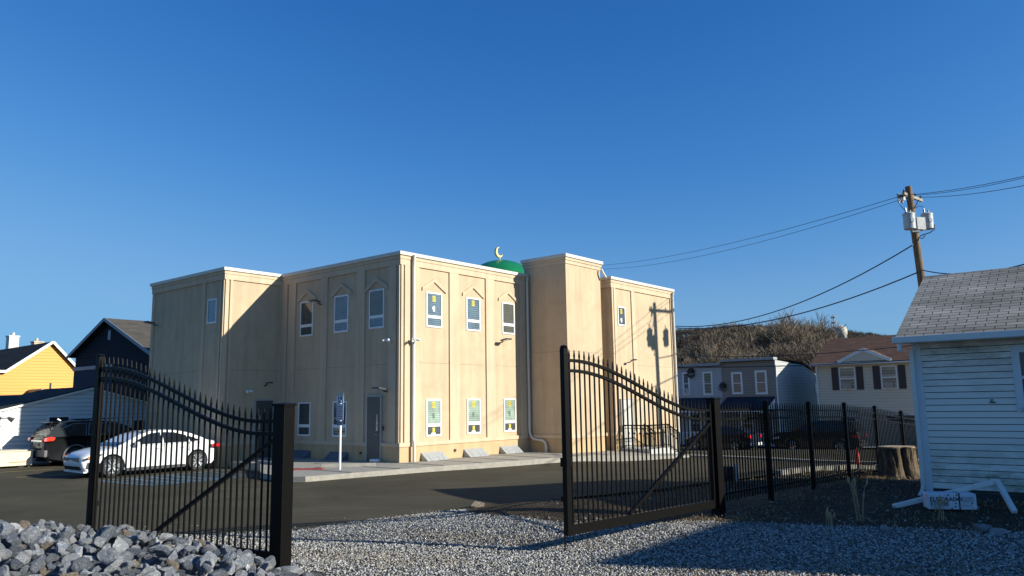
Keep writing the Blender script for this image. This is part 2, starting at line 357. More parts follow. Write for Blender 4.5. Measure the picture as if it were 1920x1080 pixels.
gravel_base = speckle('gravel_bed', [(.07,.066,.058),(.12,.115,.10),(.20,.19,.17),(.09,.085,.075),(.15,.135,.11)], 34, bump=.8, big=.9, bigamt=.3, dist=.02)
loft_sheet('gravel_driveway', g_near, g_far, 160, 60, -.008, gravel_base, kind='structure')
# road beyond the lot
def uvgrid(name, u0, u1, v0, v1, nu, nv, off, m):
    Ug, Vg = np.meshgrid(np.linspace(u0, u1, nu), np.linspace(v0, v1, nv), indexing='ij')
    Xg = CX+Ug*UX-Vg*UY; Yg = CY+Ug*UY+Vg*UX
    return grid_obj(name, Xg, Yg, g(Xg, Yg)+off, m)
uvgrid('road', 12.0, 30.5, -42, 34, 60, 120, .018, MT['asphalt'])
uvgrid('pavement', 30.5, 34.2, -42, 34, 12, 120, .12, MT['concrete'])
def kerb_strip(name, pts, wd, h, m, inuv=True, lift=0):
    mb = MB(); P = resample(pts, max(2, int(len(pts)*10)))
    L_ = [W(*p) if inuv else p for p in P]
    pr = None
    for k, p in enumerate(L_):
        q = L_[min(k+1, len(L_)-1)]; r = L_[max(k-1, 0)]
        d = Vector((q[0]-r[0], q[1]-r[1])).normalized(); nn = Vector((-d.y, d.x))*wd/2
        zb = gz(*p)-.15+lift; zt = gz(*p)+h+lift
        a = [mb.pt((p[0]-nn.x, p[1]-nn.y, zb)), mb.pt((p[0]-nn.x, p[1]-nn.y, zt)), mb.pt((p[0]+nn.x, p[1]+nn.y, zt)), mb.pt((p[0]+nn.x, p[1]+nn.y, zb))]
        if pr:
            for j in range(4): mb.f.append([pr[j], pr[(j+1) % 4], a[(j+1) % 4], a[j]]); mb.uv.append(None)
        else: mb.f.append(a[::-1]); mb.uv.append(None)
        pr = a
    mb.f.append(pr); mb.uv.append(None)
    return tag(mb.build(name, m), kind='structure')
kerb_strip('kerb', [(12.6,-2.6),(11.9,-4.4),(11.7,-8),(11.9,-12),(12.4,-16),(13,-25)], .35, .10, MT['kerb'])
kerb_strip('kerb', [(6.9,20.9),(9.7,23.7),(11.3,25.8),(13.6,28.3)], .2, .10, MT['kerb'], inuv=False)

# sidewalk slab round the building
def slab(name, inner, outer, m, thick=.45, n=120, k=8):
    A = resample(inner, n); B = resample(outer, n); mb = MB()
    t = np.linspace(0, 1, k)
    rows = []
    for i in range(n):
        row = []
        for tt in t:
            q = A[i]*(1-tt)+B[i]*tt; p = W(q[0], q[1]); row.append(mb.pt((p[0], p[1], q[2])))
        q = B[i]; p = W(q[0], q[1]); row.append(mb.pt((p[0], p[1], q[2]-thick)))
        rows.append(row)
    for a, b in zip(rows, rows[1:]):
        for j in range(len(a)-1): mb.f.append([a[j], a[j+1], b[j+1], b[j]]); mb.uv.append(None)
    mb.f.append(rows[0]); mb.f.append(rows[-1]); mb.uv += [None, None]
    return tag(mb.build(name, m, smooth=30), kind='structure')
slab('sidewalk', [(-.2,7.5,-.01),(.3,5,-.01),(.3,2,-.01),(.3,.3,-.01),(2,.3,-.01),(5,.3,-.01),(8,.3,-.02),(10.5,-1.5,-.05),(12.2,-2.0,-.2)],
     [(-2.45,6.3,-.01),(-2.7,4,-.01),(-4.6,1.0,-.02),(-5.0,-.6,-.03),(-4.6,-1.25,-.03),(-2.5,-1.7,-.02),(.3,-2.2,-.02),(4.5,-3.0,-.04),(6.9,-3.25,-.07),(9.4,-4.3,-.22),(11.9,-4.7,-.34)], MT['kerb'])
# joint grooves in the walk
jm = mat('joint', (.2, .19, .17), .9)
mb = MB()
for uq in (-3.2, -1.6, 0, 1.5, 3.0, 4.5, 6.0, 7.5):
    vo = float(np.interp(uq, [-4.6,-2.5,.3,4.5,6.9,9.4], [-1.2,-1.65,-2.15,-2.95,-3.2,-4.25])); p = W(uq, -.05 if uq >= 0 else 2.5); q = W(uq, vo)
    zq = float(np.interp(uq, [0, 4.5, 6.9, 9.4], [-.012, -.03, -.06, -.18]))
    mb.beam((p[0], p[1], -.008), (q[0], q[1], zq), .02, .012)
tag(mb.build('sidewalk_joints', jm), kind='structure')

# painted lines and hatching of the accessible bay
pm_b = mat('blue_paint', (.06, .22, .36), .6, var=.2, scale=8); pm_y = mat('yellow_paint', (.5, .4, .12), .7, var=.25, scale=8)
def paint(name, segs, wd, m, off=.018):
    mb = MB()
    for a, b in segs:
        P = resample([a, b], 8); L_ = [W(*p) for p in P]
        for p, q in zip(L_, L_[1:]):
            d = Vector((q[0]-p[0], q[1]-p[1])).normalized(); nn = Vector((-d.y, d.x))*wd/2
            mb.face([(p[0]+nn.x, p[1]+nn.y, gz(*p)+off), (p[0]-nn.x, p[1]-nn.y, gz(*p)+off), (q[0]-nn.x, q[1]-nn.y, gz(*q)+off), (q[0]+nn.x, q[1]+nn.y, gz(*q)+off)])
    return tag(mb.build(name, m), kind='structure')
seg = [((-7.2, 5.6), (-2.8, 5.6)), ((-7.2, 2.2), (-4.6, 2.2)), ((-7.2, 2.2), (-7.2, 5.6))]
seg += [((-7.0+k*.62, 2.3), (-7.0+k*.62+(0 if k < 4 else 0), 5.5)) for k in range(1, 4)]
seg += [((-7.1, 2.7+k*.55), (-3.6, 2.7+k*.55)) for k in range(5)]
paint('painted_bay_lines', seg, .10, pm_b)
paint('painted_bay_line', [((-8.3, 9.3), (-5.8, 9.1)), ((-8.6, 12.3), (-6.2, 12.1))], .10, pm_y)

# ------------------------------------------------------------------ mosque-like building with dome
bz = R_(50.426)
B0 = thing('mosque', 'beige stucco two-storey mosque with white cornice and small green dome topped by a crescent', 'building', (CX, CY, 0), bz)
def offset_poly(poly, d):
    n = len(poly); out = []
    area = sum(poly[i][0]*poly[(i+1) % n][1]-poly[(i+1) % n][0]*poly[i][1] for i in range(n)); s = 1 if area > 0 else -1
    for i in range(n):
        p0, p1, p2 = Vector(poly[i-1]), Vector(poly[i]), Vector(poly[(i+1) % n])
        e1 = (p1-p0).normalized(); e2 = (p2-p1).normalized()
        n1 = Vector((e1.y, -e1.x))*s; n2 = Vector((e2.y, -e2.x))*s
        out.append(tuple(p1+(n1+n2)*d/(1+n1.dot(n2))))
    return out
def ring(mb, poly, din, dout, z0, z1):
    a = offset_poly(poly, din); b = offset_poly(poly, dout); n = len(poly)
    for i in range(n):
        j = (i+1) % n
        A = [(a[i][0], a[i][1]), (a[j][0], a[j][1]), (b[j][0], b[j][1]), (b[i][0], b[i][1])]
        lo = [mb.pt((x, y, z0)) for x, y in A]; hi = [mb.pt((x, y, z1)) for x, y in A]
        for q in (lo[::-1], hi, [lo[2], lo[3], hi[3], hi[2]], [lo[0], lo[1], hi[1], hi[0]]): mb.f.append(q); mb.uv.append(None)
FT = [(0,0),(9.9,0),(9.9,-2.25),(15.25,-2.25),(15.25,12.7),(-2.5,12.7),(-2.5,7.03),(0,7.03)]
TW = [(7.0,-2.0),(9.5,-2.0),(9.5,.12),(7.0,.12)]
mb = MB(); mb.prism(FT, 'z', -1.3, 6.96); mb.build('wall', MT['stucco'], B0)
mb = MB(); mb.prism(TW, 'z', -1.3, 7.6); tw = mb.build('tower_wall', MT['stucco'], B0)
mb = MB(); ring(mb, FT, -.05, .03, -1.25, .50); ring(mb, TW, -.05, .031, -1.25, .501); mb.build('base_wall', MT['stucco_base'], B0)
mb = MB(); ring(mb, FT, -.04, .07, .50, .64); ring(mb, TW, -.04, .07, .501, .641); mb.build('ledge', MT['stucco_trim'], B0, bevel=.01)
mb = MB(); ring(mb, FT, -.04, .055, 6.72, 6.925); ring(mb, TW, -.04, .03, 7.42, 7.555); mb.build('frieze', MT['stucco_trim'], B0)
mb = MB(); ring(mb, FT, -.2, .075, 6.93, 7.05); ring(mb, TW, -.2, .06, 7.56, 7.67); mb.build('cornice_moulding', MT['stucco_trim'], B0)
mb = MB(); ring(mb, FT, -.2, .13, 7.052, 7.18); ring(mb, TW, -.2, .11, 7.672, 7.81)
mb.build('cornice', MT['cream'], B0, bevel=.012)
mb = MB(); mb.prism(offset_poly(FT, -.19), 'z', 6.9, 7.08); mb.prism(offset_poly(TW, -.19), 'z', 7.4, 7.7); mb.build('roof', MT['roofmem'], B0)
# pilaster strips
mb = MB()
def stripR(a, b, v=0, z0=.64, z1=6.74, t=.05): MB().box(a, b, v-t, v+.02, z0, z1).build('pilaster', MT['stucco_trim'], B0)
def stripL(a, b, u=0, z0=.64, z1=6.74, t=.05): MB().box(u-t, u+.02, a, b, z0, z1).build('pilaster', MT['stucco_trim'], B0)
for a, b in ((.0, .10), (.17, .84), (2.38, 2.86), (4.39, 4.89), (6.47, 6.99)): stripR(a, b)
for a, b in ((.0, .10), (.17, .56), (1.84, 2.3), (4.02, 4.42), (6.03, 6.48), (6.6, 7.0)): stripL(a, b)
stripL(7.03, 7.12, -2.5); stripL(7.2, 7.3, -2.5); stripL(8.38, 8.58, -2.5); stripL(12.5, 12.7, -2.5)
stripR(-2.5, -2.38, 7.03); stripR(-2.3, -2.2, 7.03); stripR(-.12, 0, 7.03)
stripR(9.9, 10.0, -2.25); stripR(10.06, 10.2, -2.25); stripR(11.5, 11.78, -2.25); stripR(15.05, 15.25, -2.25)
def joint(x0, x1, y0, y1, z): MB().box(x0, x1, y0, y1, z, z+.014).build('control_joint', MT['jt'], B0)
MT['jt'] = mat('joint_grey', (.30, .24, .16), .9)  # control-joint lines, slightly darker than the stucco
joint(-2.504, -2.49, 8.6, 12.45, 3.3); joint(-2.2, -.12, 7.026, 7.04, 3.3); joint(7.05, 9.45, -2.004, -1.99, 3.9); joint(6.996, 7.01, -1.98, -.1, 3.9); joint(11.8, 15.0, -2.254, -2.24, 3.45)
for a, b in ((.58, 1.82), (2.32, 4.0), (4.44, 6.01)): joint(-.004, .01, a, b, 3.3)
for a, b in ((.86, 2.36), (2.88, 4.37), (4.91, 6.45)): joint(a, b, -.004, .01, 3.35)
# chevron hoods
def chevR(uc, zc=6.40, hw=.60, dz=.36, v=0):
    mb = MB(); t = .05; h = .13
    poly = [(uc-hw, zc-dz), (uc, zc), (uc+hw, zc-dz), (uc+hw, zc-dz-h), (uc, zc-h), (uc-hw, zc-dz-h)]
    mb.prism([poly[0], poly[1], poly[4], poly[5]], 'y', v-t, v+.01); mb.prism([poly[1], poly[2], poly[3], poly[4]], 'y', v-t, v+.01)
    mb.build('window_hood', MT['stucco_trim'], B0)
def chevL(vc, zc=6.40, hw=.60, dz=.36, u=0):
    mb = MB(); t = .05; h = .13
    mb.prism([(vc-hw, zc-dz), (vc, zc), (vc, zc-h), (vc-hw, zc-dz-h)], 'x', u-t, u+.01); mb.prism([(vc, zc), (vc+hw, zc-dz), (vc+hw, zc-dz-h), (vc, zc-h)], 'x', u-t, u+.01)
    mb.build('window_hood', MT['stucco_trim'], B0)
for uc in (1.61, 3.69, 5.76): chevR(uc)
for vc in (1.22, 3.2, 5.33): chevL(vc)
def local(face, plane):
    """returns map (a, out, z) -> building coords; a runs along the wall"""
    if face == 'R': return lambda a, o, z: (a, plane-o, z)
    return lambda a, o, z: (plane-o, a, z)
def obx(mb, F, a0, a1, o0, o1, z0, z1):
    p = F(a0, o0, z0); q = F(a1, o1, z1); mb.box(p[0], q[0], p[1], q[1], z0, z1)
def window(F, a0, a1, z0, z1, upmat, lomat, split=.30, sticker=None, tagp=None, low_sticker=False, parent=B0, single=False):
    fr = MB(); w_ = .05; zs = z0+(z1-z0)*split
    obx(fr, F, a0, a0+w_, -.02, .03, z0, z1); obx(fr, F, a1-w_, a1, -.02, .03, z0, z1)
    obx(fr, F, a0+w_, a1-w_, -.02, .03, z1-w_, z1); obx(fr, F, a0+w_, a1-w_, -.02, .034, z0, z0+w_+.01)
    if not single: obx(fr, F, a0+w_, a1-w_, -.02, .028, zs-.055, zs+.055)
    f = fr.build('window', MT['white'], parent)
    up = MB(); obx(up, F, a0+w_, a1-w_, -.02, .008, (z0+w_) if single else zs+.055, z1-w_); up.build('upper_pane', upmat, f)
    if not single:
        lo = MB(); obx(lo, F, a0+w_, a1-w_, -.02, .006, z0+w_, zs-.055); lo.build('lower_pane', lomat, f)
    ac = (a0+a1)/2
    if sticker is not None:
        s = MB(); zc = z1-.20-sticker; 
        obx(s, F, ac-.08, ac+.08, .009, .013, zc-.11, zc+.10); s.build('yellow_sticker', MT['yellow'], f)
        s = MB(); ring_pts = [F(ac+.055*math.cos(t), .015, zc+.055*math.sin(t)) for t in np.linspace(0, 2*math.pi, 14)[:-1]]
        s.tube([*ring_pts, ring_pts[0]], .008, 4); s.build('sticker_emblem', MT['stk'], f)
    if tagp:
        s = MB(); zc = z1-.55; obx(s, F, ac-.05, ac+.045, .009, .012, zc-.13, zc+.06); obx(s, F, ac-.085, ac-.05, .009, .012, zc-.05, zc+.02); s.build('paper_tag', tagp, f)
    if low_sticker:
        s = MB(); obx(s, F, ac-.06, ac+.06, .007, .011, z0+.12, zs-.09); s.build('yellow_sticker', MT['yellow'], f)
        s = MB(); obx(s, F, ac-.11, ac+.09, .007, .012, z0+.055, z0+.12); s.build('paper_tag', MT['paper'], f)
    return f
MT['stk'] = mat('sticker_olive', (.35, .28, .03), .6); MT['tagdk'] = mat('tag_dark_green', (.10, .16, .12), .6)
FR, FL, FB, FRB, FBR = local('R', 0), local('L', 0), local('L', -2.5), local('R', -2.25), local('R', 7.03)
window(FR, 1.22, 2.0, 4.63, 5.89, MT['blind_blue'], MT['blind_blue'], sticker=.02, tagp=MT['paper'])
window(FR, 3.30, 4.08, 4.63, 5.89, MT['blind_blue'], MT['blind_blue'], sticker=.0)
window(FR, 5.38, 6.14, 4.63, 5.89, MT['blind_dark'], MT['blind_dark'])
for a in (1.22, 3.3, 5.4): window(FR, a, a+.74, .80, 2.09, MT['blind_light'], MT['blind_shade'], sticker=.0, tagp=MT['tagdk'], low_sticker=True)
window(FL, .82, 1.62, 4.58, 5.97, MT['blind_dark'], MT['blind_blue'])
window(FL, 2.79, 3.61, 4.58, 5.96, MT['blind_blue'], MT['blind_blue'])
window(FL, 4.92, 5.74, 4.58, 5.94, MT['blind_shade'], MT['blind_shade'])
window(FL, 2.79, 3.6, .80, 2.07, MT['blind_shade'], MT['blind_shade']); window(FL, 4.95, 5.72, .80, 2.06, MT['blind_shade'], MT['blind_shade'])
window(FB, 7.55, 8.22, 5.1, 6.05, MT['blind_blue'], None, single=True)
window(FRB, 10.38, 10.98, 5.12, 5.95, MT['blind_shade'], None, single=True, sticker=0, tagp=MT['paper'])
def door(F, a0, a1, z0, z1, lite=True, mt=None):
    fr = MB(); obx(fr, F, a0, a0+.05, -.02, .085, z0, z1); obx(fr, F, a1-.05, a1, -.02, .085, z0, z1); obx(fr, F, a0+.05, a1-.05, -.02, .085, z1-.05, z1)
    d = fr.build('door', MT['doorfr'], B0)
    p = MB(); obx(p, F, a0+.05, a1-.05, -.03, .075, z0+.01, z1-.05); p.build('door_panel', mt or MT['door'], d)
    if lite:
        s = MB(); obx(s, F, a0+.17, a0+.25, .076, .082, z0+1.05, z0+1.6); s.build('door_glass', MT['gl'], d)
    s = MB(); c = F(a0+.14, .11, z0+.92); e = F(a0+.27, .12, z0+.92); s.tube([F(a0+.14, .076, z0+.92), c, e], .014, 6); s.build('door_handle', MT['steel'], d)
MT['doorfr'] = mat('door_frame_grey', (.38, .37, .34), .5)
MT['gl'] = mat('door_glass', (.45, .42, .36), .1, coat=1)
door(FL, .86, 1.64, -.01, 2.25); door(FBR, -1.12, -.28, -.01, 2.2); door(FRB, 10.3, 11.3, -.02, 2.02, mt=mat('pale_door', (.55, .52, .45), .5))
# window-well covers
def well(F, a0, a1, m):
    s = MB(); n = 5
    for k in range(n):
        x0 = a0+(a1-a0)*k/n; x1 = a0+(a1-a0)*(k+1)/n; dz = .015*math.sin(k*2.1)
        s.face([F(x0, .04, .27), F(x1, .04, .27), F(x1+.02, .36+dz, -.01), F(x0+.02, .36+dz, -.01)])
    s.face([F(a0, .04, .27), F(a0+.02, .36, -.01), F(a0, .04, -.02)]); s.face([F(a1, .04, .27), F(a1+.02, .36, -.01), F(a1, .04, -.02)])
    fr = s.build('window_well_cover', m, B0)
for a in (.95, 3.09, 5.12): well(FR, a, a+1.02, MT['poly'])
for a in (2.65, 4.85): well(FL, a, a+1.0, MT['polyb'])
# downspouts
def spout(pts, r=.055):
    s = MB(); s.tube(pts, r, 10); s.build('downspout', MT['cream'], B0, smooth=50)
spout([(.5,-.17,7.1),(.5,-.15,6.9),(.5,-.13,6.6),(.5,-.13,.75),(.5,-.18,.6),(.5,-.18,-.0)])
spout([(6.86,-.15,7.05),(6.86,-.13,6.8),(6.86,-.13,.75),(6.87,-.18,.58),(6.87,-.35,.46),(6.87,-.78,.42),(6.87,-.92,.32),(6.87,-.95,.15),(6.87,-.95,-.05)])
spout([(9.62,-.12,7.5),(9.62,-.12,.3)], .05); spout([(9.4,-2.14,7.45),(9.42,-2.2,7.3),(9.56,-2.25,7.1)], .05)
spout([(15.18,-2.4,7.0),(15.18,-2.36,6.8),(15.18,-2.36,-.5)], .06)
# dome and crescent
mb = MB(); mb.lathe([(2.12, -.05), (2.12, .3)]+[(2.1*math.cos(t), 2.1*math.sin(t)) for t in np.linspace(.15, math.pi/2*.985, 14)], 44, (9.6, 3.6, 6.5)); dm = mb.build('dome', MT['green'], B0, smooth=40)
cr = MB(); npt = 18; out = []; inn = []
for k in range(npt+1):
    a = R_(75)+R_(260)*k/npt
    out.append((.25*math.cos(a), .25*math.sin(a))); 
    wi = .125*math.sin(math.pi*k/npt)**.8; inn.append(((.25-wi)*math.cos(a), (.25-wi)*math.sin(a)))
rotc = R_(12)
for k in range(npt):
    q = [out[k], out[k+1], inn[k+1], inn[k]]
    q = [(x*math.cos(rotc)-y*math.sin(rotc), x*math.sin(rotc)+y*math.cos(rotc)) for x, y in q]
    cr.prism([(9.3+x, 8.93+y) for x, y in q], 'y', 3.42, 3.52)
cr.tube([(9.37,3.47,8.5),(9.37,3.47,8.67)], .03, 6)
cr.build('crescent', MT['gold'], dm)
s = MB(); s.box(9.3, 9.55, 1.60, 1.95, 7.2, 7.75); s.build('dome_hatch', MT['lampdk'], dm)
# flood lights and cameras
def flood(F, a, z, big=1):
    s = MB(); s.tube([F(a, .03, z), F(a, .16, z+.02), F(a, .22, z+.06)], .025, 6)
    c = Vector(F(a, .36, z+.10)); o = Vector(F(0, 1, 0))-Vector(F(0, 0, 0)); t = Vector(F(1, 0, 0))-Vector(F(0, 0, 0))
    up = Vector((0, 0, 1)); d = (o*.95+up*.15).normalized(); nn = d.cross(t).normalized()
    s.obox(c, d*.17*big, t*.16*big, nn*.025); l = s.build('floodlight', MT['lampdk'], B0)
    s = MB(); s.obox(c-up*.03, d*.14*big, t*.13*big, nn*.004); s.build('lamp_lens', MT['lens'], l)
def seccam(F, a, z, m=None, o0=.03):
    s = MB(); b0 = Vector(F(a, o0, z)); s.obox(F(a, o0+.02, z), Vector(F(.06, 0, 0))-Vector(F(0, 0, 0)), Vector(F(0, .02, 0))-Vector(F(0, 0, 0)), (0, 0, .06))
    for sg in (-1, 1):
        s.tube([F(a, o0+.04, z), F(a+sg*.06, o0+.12, z+.02)], .012, 5); s.tube([F(a+sg*.06, o0+.11, z+.03), F(a+sg*.13, o0+.22, z-.01)], [.045, .04], 8)
    s.build('security_camera', m or MT['white'], B0)
flood(FL, 4.38, 5.72); flood(FL, .62, 2.36, 1.15); flood(FR, 5.2, 4.26); flood(FB, 12.2, 5.35); flood(FRB, 11.0, 3.55, .6); flood(FBR, -.7, 2.72, .6)
seccam(FL, .45, 4.1, o0=.06); seccam(FR, .42, 4.1, o0=.18); seccam(FBR, -1.45, 2.5)
s = MB(); obx(s, FL, .74, .79, .05, .08, 1.05, 1.2); s.build('door_reader', MT['blkm'], B0)
for F, a in ((FR, 2.62), (FL, 1.95)):
    s = MB(); s.tube([F(a, .02, .27), F(a, .09, .27)], .04, 8); s.tube([F(a, .08, .27), F(a, .08, .2)], .02, 6); s.build('wall_tap', MT['lampdk'], B0)
# landing, steps and railings of the right-hand door
s = MB(); s.box(10.2, 11.9, -3.7, -2.3, -1.2, -.03)
for k in range(3): s.box(11.9+k*.32, 11.9+(k+1)*.32, -3.7, -2.3, -1.2, -.15-.12*k)
s.build('door_landing', MT['concrete'], B0)
def railing(pts, h=.95, name='railing'):
    s = MB(); P = [Vector(p) for p in pts]
    for a, b in zip(P, P[1:]):
        s.tube([a+Vector((0,0,h)), b+Vector((0,0,h))], .03, 6); s.tube([a+Vector((0,0,.12)), b+Vector((0,0,.12))], .018, 6); s.tube([a+Vector((0,0,h-.12)), b+Vector((0,0,h-.12))], .014, 6)
        n = max(2, int((b-a).length/.13))
        for k in range(n+1):
            q = a.lerp(b, k/n); s.tube([q+Vector((0,0,.0)), q+Vector((0,0,h))], .013 if 0 < k < n else .028, 5)
            if 0 < k < n and k % 2 == 0: s.obox(q+Vector((0,0,h-.32)), (.035,0,0), (0,.035,0), (0,0,.03))
    s.build(name, MT['blk'], B0)
railing([(10.25,-2.4,-.03),(10.25,-3.62,-.03),(11.85,-3.62,-.03),(12.85,-3.62,-.42)]); railing([(11.9,-2.45,-.03),(12.85,-2.45,-.42)])
# utility shelf conduits at the foot of the right wing
stone = speckle('stone_veneer', [(.5,.42,.32),(.62,.56,.46),(.42,.36,.3),(.55,.45,.33)], 5, bump=.8, big=2, dist=.03)
s = MB(); s.box(13.6, 15.2, -2.31, -2.29, -.9, .49); s.build('stone_veneer', stone, B0)

# ------------------------------------------------------------------ small things on the walk
def at(u, v, z=None): p = W(u, v); return (p[0], p[1], gz(*p) if z is None else z)
SG = thing('parking_sign', 'tall accessible-parking sign with blue wheelchair symbol on a white post, standing on the sidewalk', 'sign', at(-2.66, -.25, -.02), R_(-22))
s = MB(); s.tube([(0,0,-.1),(0,0,2.05)], .035, 8); s.build('sign_post', MT['white'], SG)
def sym(mb, cx, cz, y, k=1.):
    mb.box(cx-.012*k, cx+.012*k, y-.003, y, cz+.0, cz+.07*k)
    mb.lathe([(.0145*k, 0), (.0145*k, .003)], 10, (cx-.002, y-.003, cz+.087*k), 'y')
    pts = [(cx+.045*k*math.cos(a), y-.002, cz-.035*k+.045*k*math.sin(a)) for a in np.linspace(R_(100), R_(350), 14)]
    mb.tube(pts, .007*k, 4)
    mb.box(cx-.01*k, cx+.05*k, y-.003, y, cz-.012, cz+.006); mb.beam((cx+.045*k, y-.002, cz), (cx+.07*k, y-.002, cz-.07*k), .004, .016*k, up=(0,1,0)); mb.box(cx, cx+.04*k, y-.003, y, cz+.035, cz+.05)
s = MB(); s.box(-.125, .125, -.045, -.038, 2.0, 2.22); 
sg1 = s.build('symbol_plate', MT['paper'], SG)
s = MB(); s.box(-.075, .075, -.05, -.046, 2.015, 2.2); s.build('blue_field', mat('sign_blue', (.02,.1,.35), .5), sg1)
s = MB(); sym(s, -.01, 2.10, -.051, 1.0); s.build('wheelchair_symbol', MT['paper'], sg1)
s = MB(); s.box(-.125, .125, -.045, -.038, 2.235, 2.32); s.build('top_plate', mat('sign_pale_green', (.35,.5,.42), .5), SG)
s = MB(); s.box(-.125, .125, -.045, -.038, 1.48, 1.98); sg2 = s.build('notice_plate', mat('notice_white', (.6,.58,.6), .5), SG)
s = MB()
for k in range(8): s.box(-.11, .11-.03*(k % 3), -.049, -.046, 1.90-.052*k, 1.918-.052*k)
s.build('notice_lines', mat('notice_ink', (.2,.12,.25), .6), sg2)
s = MB(); s.box(-.11, .11, -.045, -.038, 1.33, 1.46); s.build('lower_plate', mat('sign_blue2', (.14,.22,.28), .5), SG)
def wheel_stop(loc, rz, label):
    s = MB(); s.prism([(-.08,0),(.08,0),(.055,.11),(-.055,.11)], 'x', -.85, .85); o = s.build('wheel_stop', MT['kerb'], bevel=.01)
    o.location = loc; o.rotation_euler = (0,0,rz); tag(o, label, 'wheel stop', 'concrete wheel stops')
wheel_stop(at(-1.9,.3,-.02), R_(8), 'concrete wheel stop lying at the foot of the parking sign')
wheel_stop(at(-2.6,3.6,-.02), R_(135), 'concrete wheel stop seen through the left gate, behind its diagonal brace')
s = MB(); s.box(-.55,.55,-.35,.35,0,.012)
for i in range(10):
    for j in range(6): s.lathe([(.025,0),(.018,.006)], 6, (-.5+i*.11,-.28+j*.11,.012))
o = s.build('tactile_pad', mat('brick_red_pad', (.33,.07,.05), .7, var=.15)); o.location = at(-3.15,.8,-.02); o.rotation_euler=(0,0,R_(5)); tag(o, 'brick red tactile paving pad set in the pale sidewalk', 'paving pad')
s = MB()
for k in range(9):
    a = k*2.4; r = .05+.10*random.random(); c = (r*math.cos(a)*1.4, r*math.sin(a), .04+.05*random.random()); e = .06+.03*random.random()
    s.lathe([(e*.4,-e*.8),(e,-e*.2),(e*.85,e*.4),(e*.3,e*.7)], 7, c)
o = s.build('crumpled_bag', MT['paper']); o.location = at(-.25, .95, -.02); tag(o, 'small crumpled white bag on the ground beside the grey door', 'litter')

# ------------------------------------------------------------------ gates and fence
LP, LF = Vector((-2.72, 9.3, 0)), Vector((-6.0, 11.3, 0)); RP, RF = Vector((3.45, 13.6, 0)), Vector((.72, 11.0, 0))
def big_post(loc, ang, label):
    t = thing('gate_post', label, 'gate post', loc, ang, 'square gate posts')
    s = MB(); a = .088; s.box(-a, a, -a, a, -.4, 1.99); s.build('post', MT['blk'], t, bevel=.006)
    s = MB(); s.box(-a-.012, a+.012, -a-.012, a+.012, 1.99, 2.02); s.face([(-a,-a,2.02),(a,-a,2.02),(0,0,2.035)]); s.face([(a,-a,2.02),(a,a,2.02),(0,0,2.035)]); s.face([(a,a,2.02),(-a,a,2.02),(0,0,2.035)]); s.face([(-a,a,2.02),(-a,-a,2.02),(0,0,2.035)])
    s.build('post_cap', MT['blk'], t)
    return t
angL = math.atan2(LF.y-LP.y, LF.x-LP.x); angR = math.atan2(RF.y-RP.y, RF.x-RP.x)
big_post((LP.x, LP.y, -.08), R_(62), 'black square gate post standing behind the heap of broken rock')
big_post((RP.x, RP.y, -.08), R_(43), 'black square gate post where the right gate meets the long fence')
def picket_mesh(mb, x, z0, z1, h=.0095, spear=.13):
    mb.box(x-h, x+h, -h, h, z0, z1-spear)
    s_ = .017
    zb = z1-spear; pts = [(h, zb), (s_, zb+spear*.3), (.002, z1)]
    for (ra, za), (rb, zb2) in zip(pts, pts[1:]):
        A = [(x-ra,-h*.8,za),(x+ra,-h*.8,za),(x+ra,h*.8,za),(x-ra,h*.8,za)]; B = [(x-rb,-h*.6,zb2),(x+rb,-h*.6,zb2),(x+rb,h*.6,zb2),(x-rb,h*.6,zb2)]
        ia = [mb.pt(p) for p in A]; ib = [mb.pt(p) for p in B]
        for j in range(4): mb.f.append([ia[j], ia[(j+1)%4], ib[(j+1)%4], ib[j]]); mb.uv.append(None)
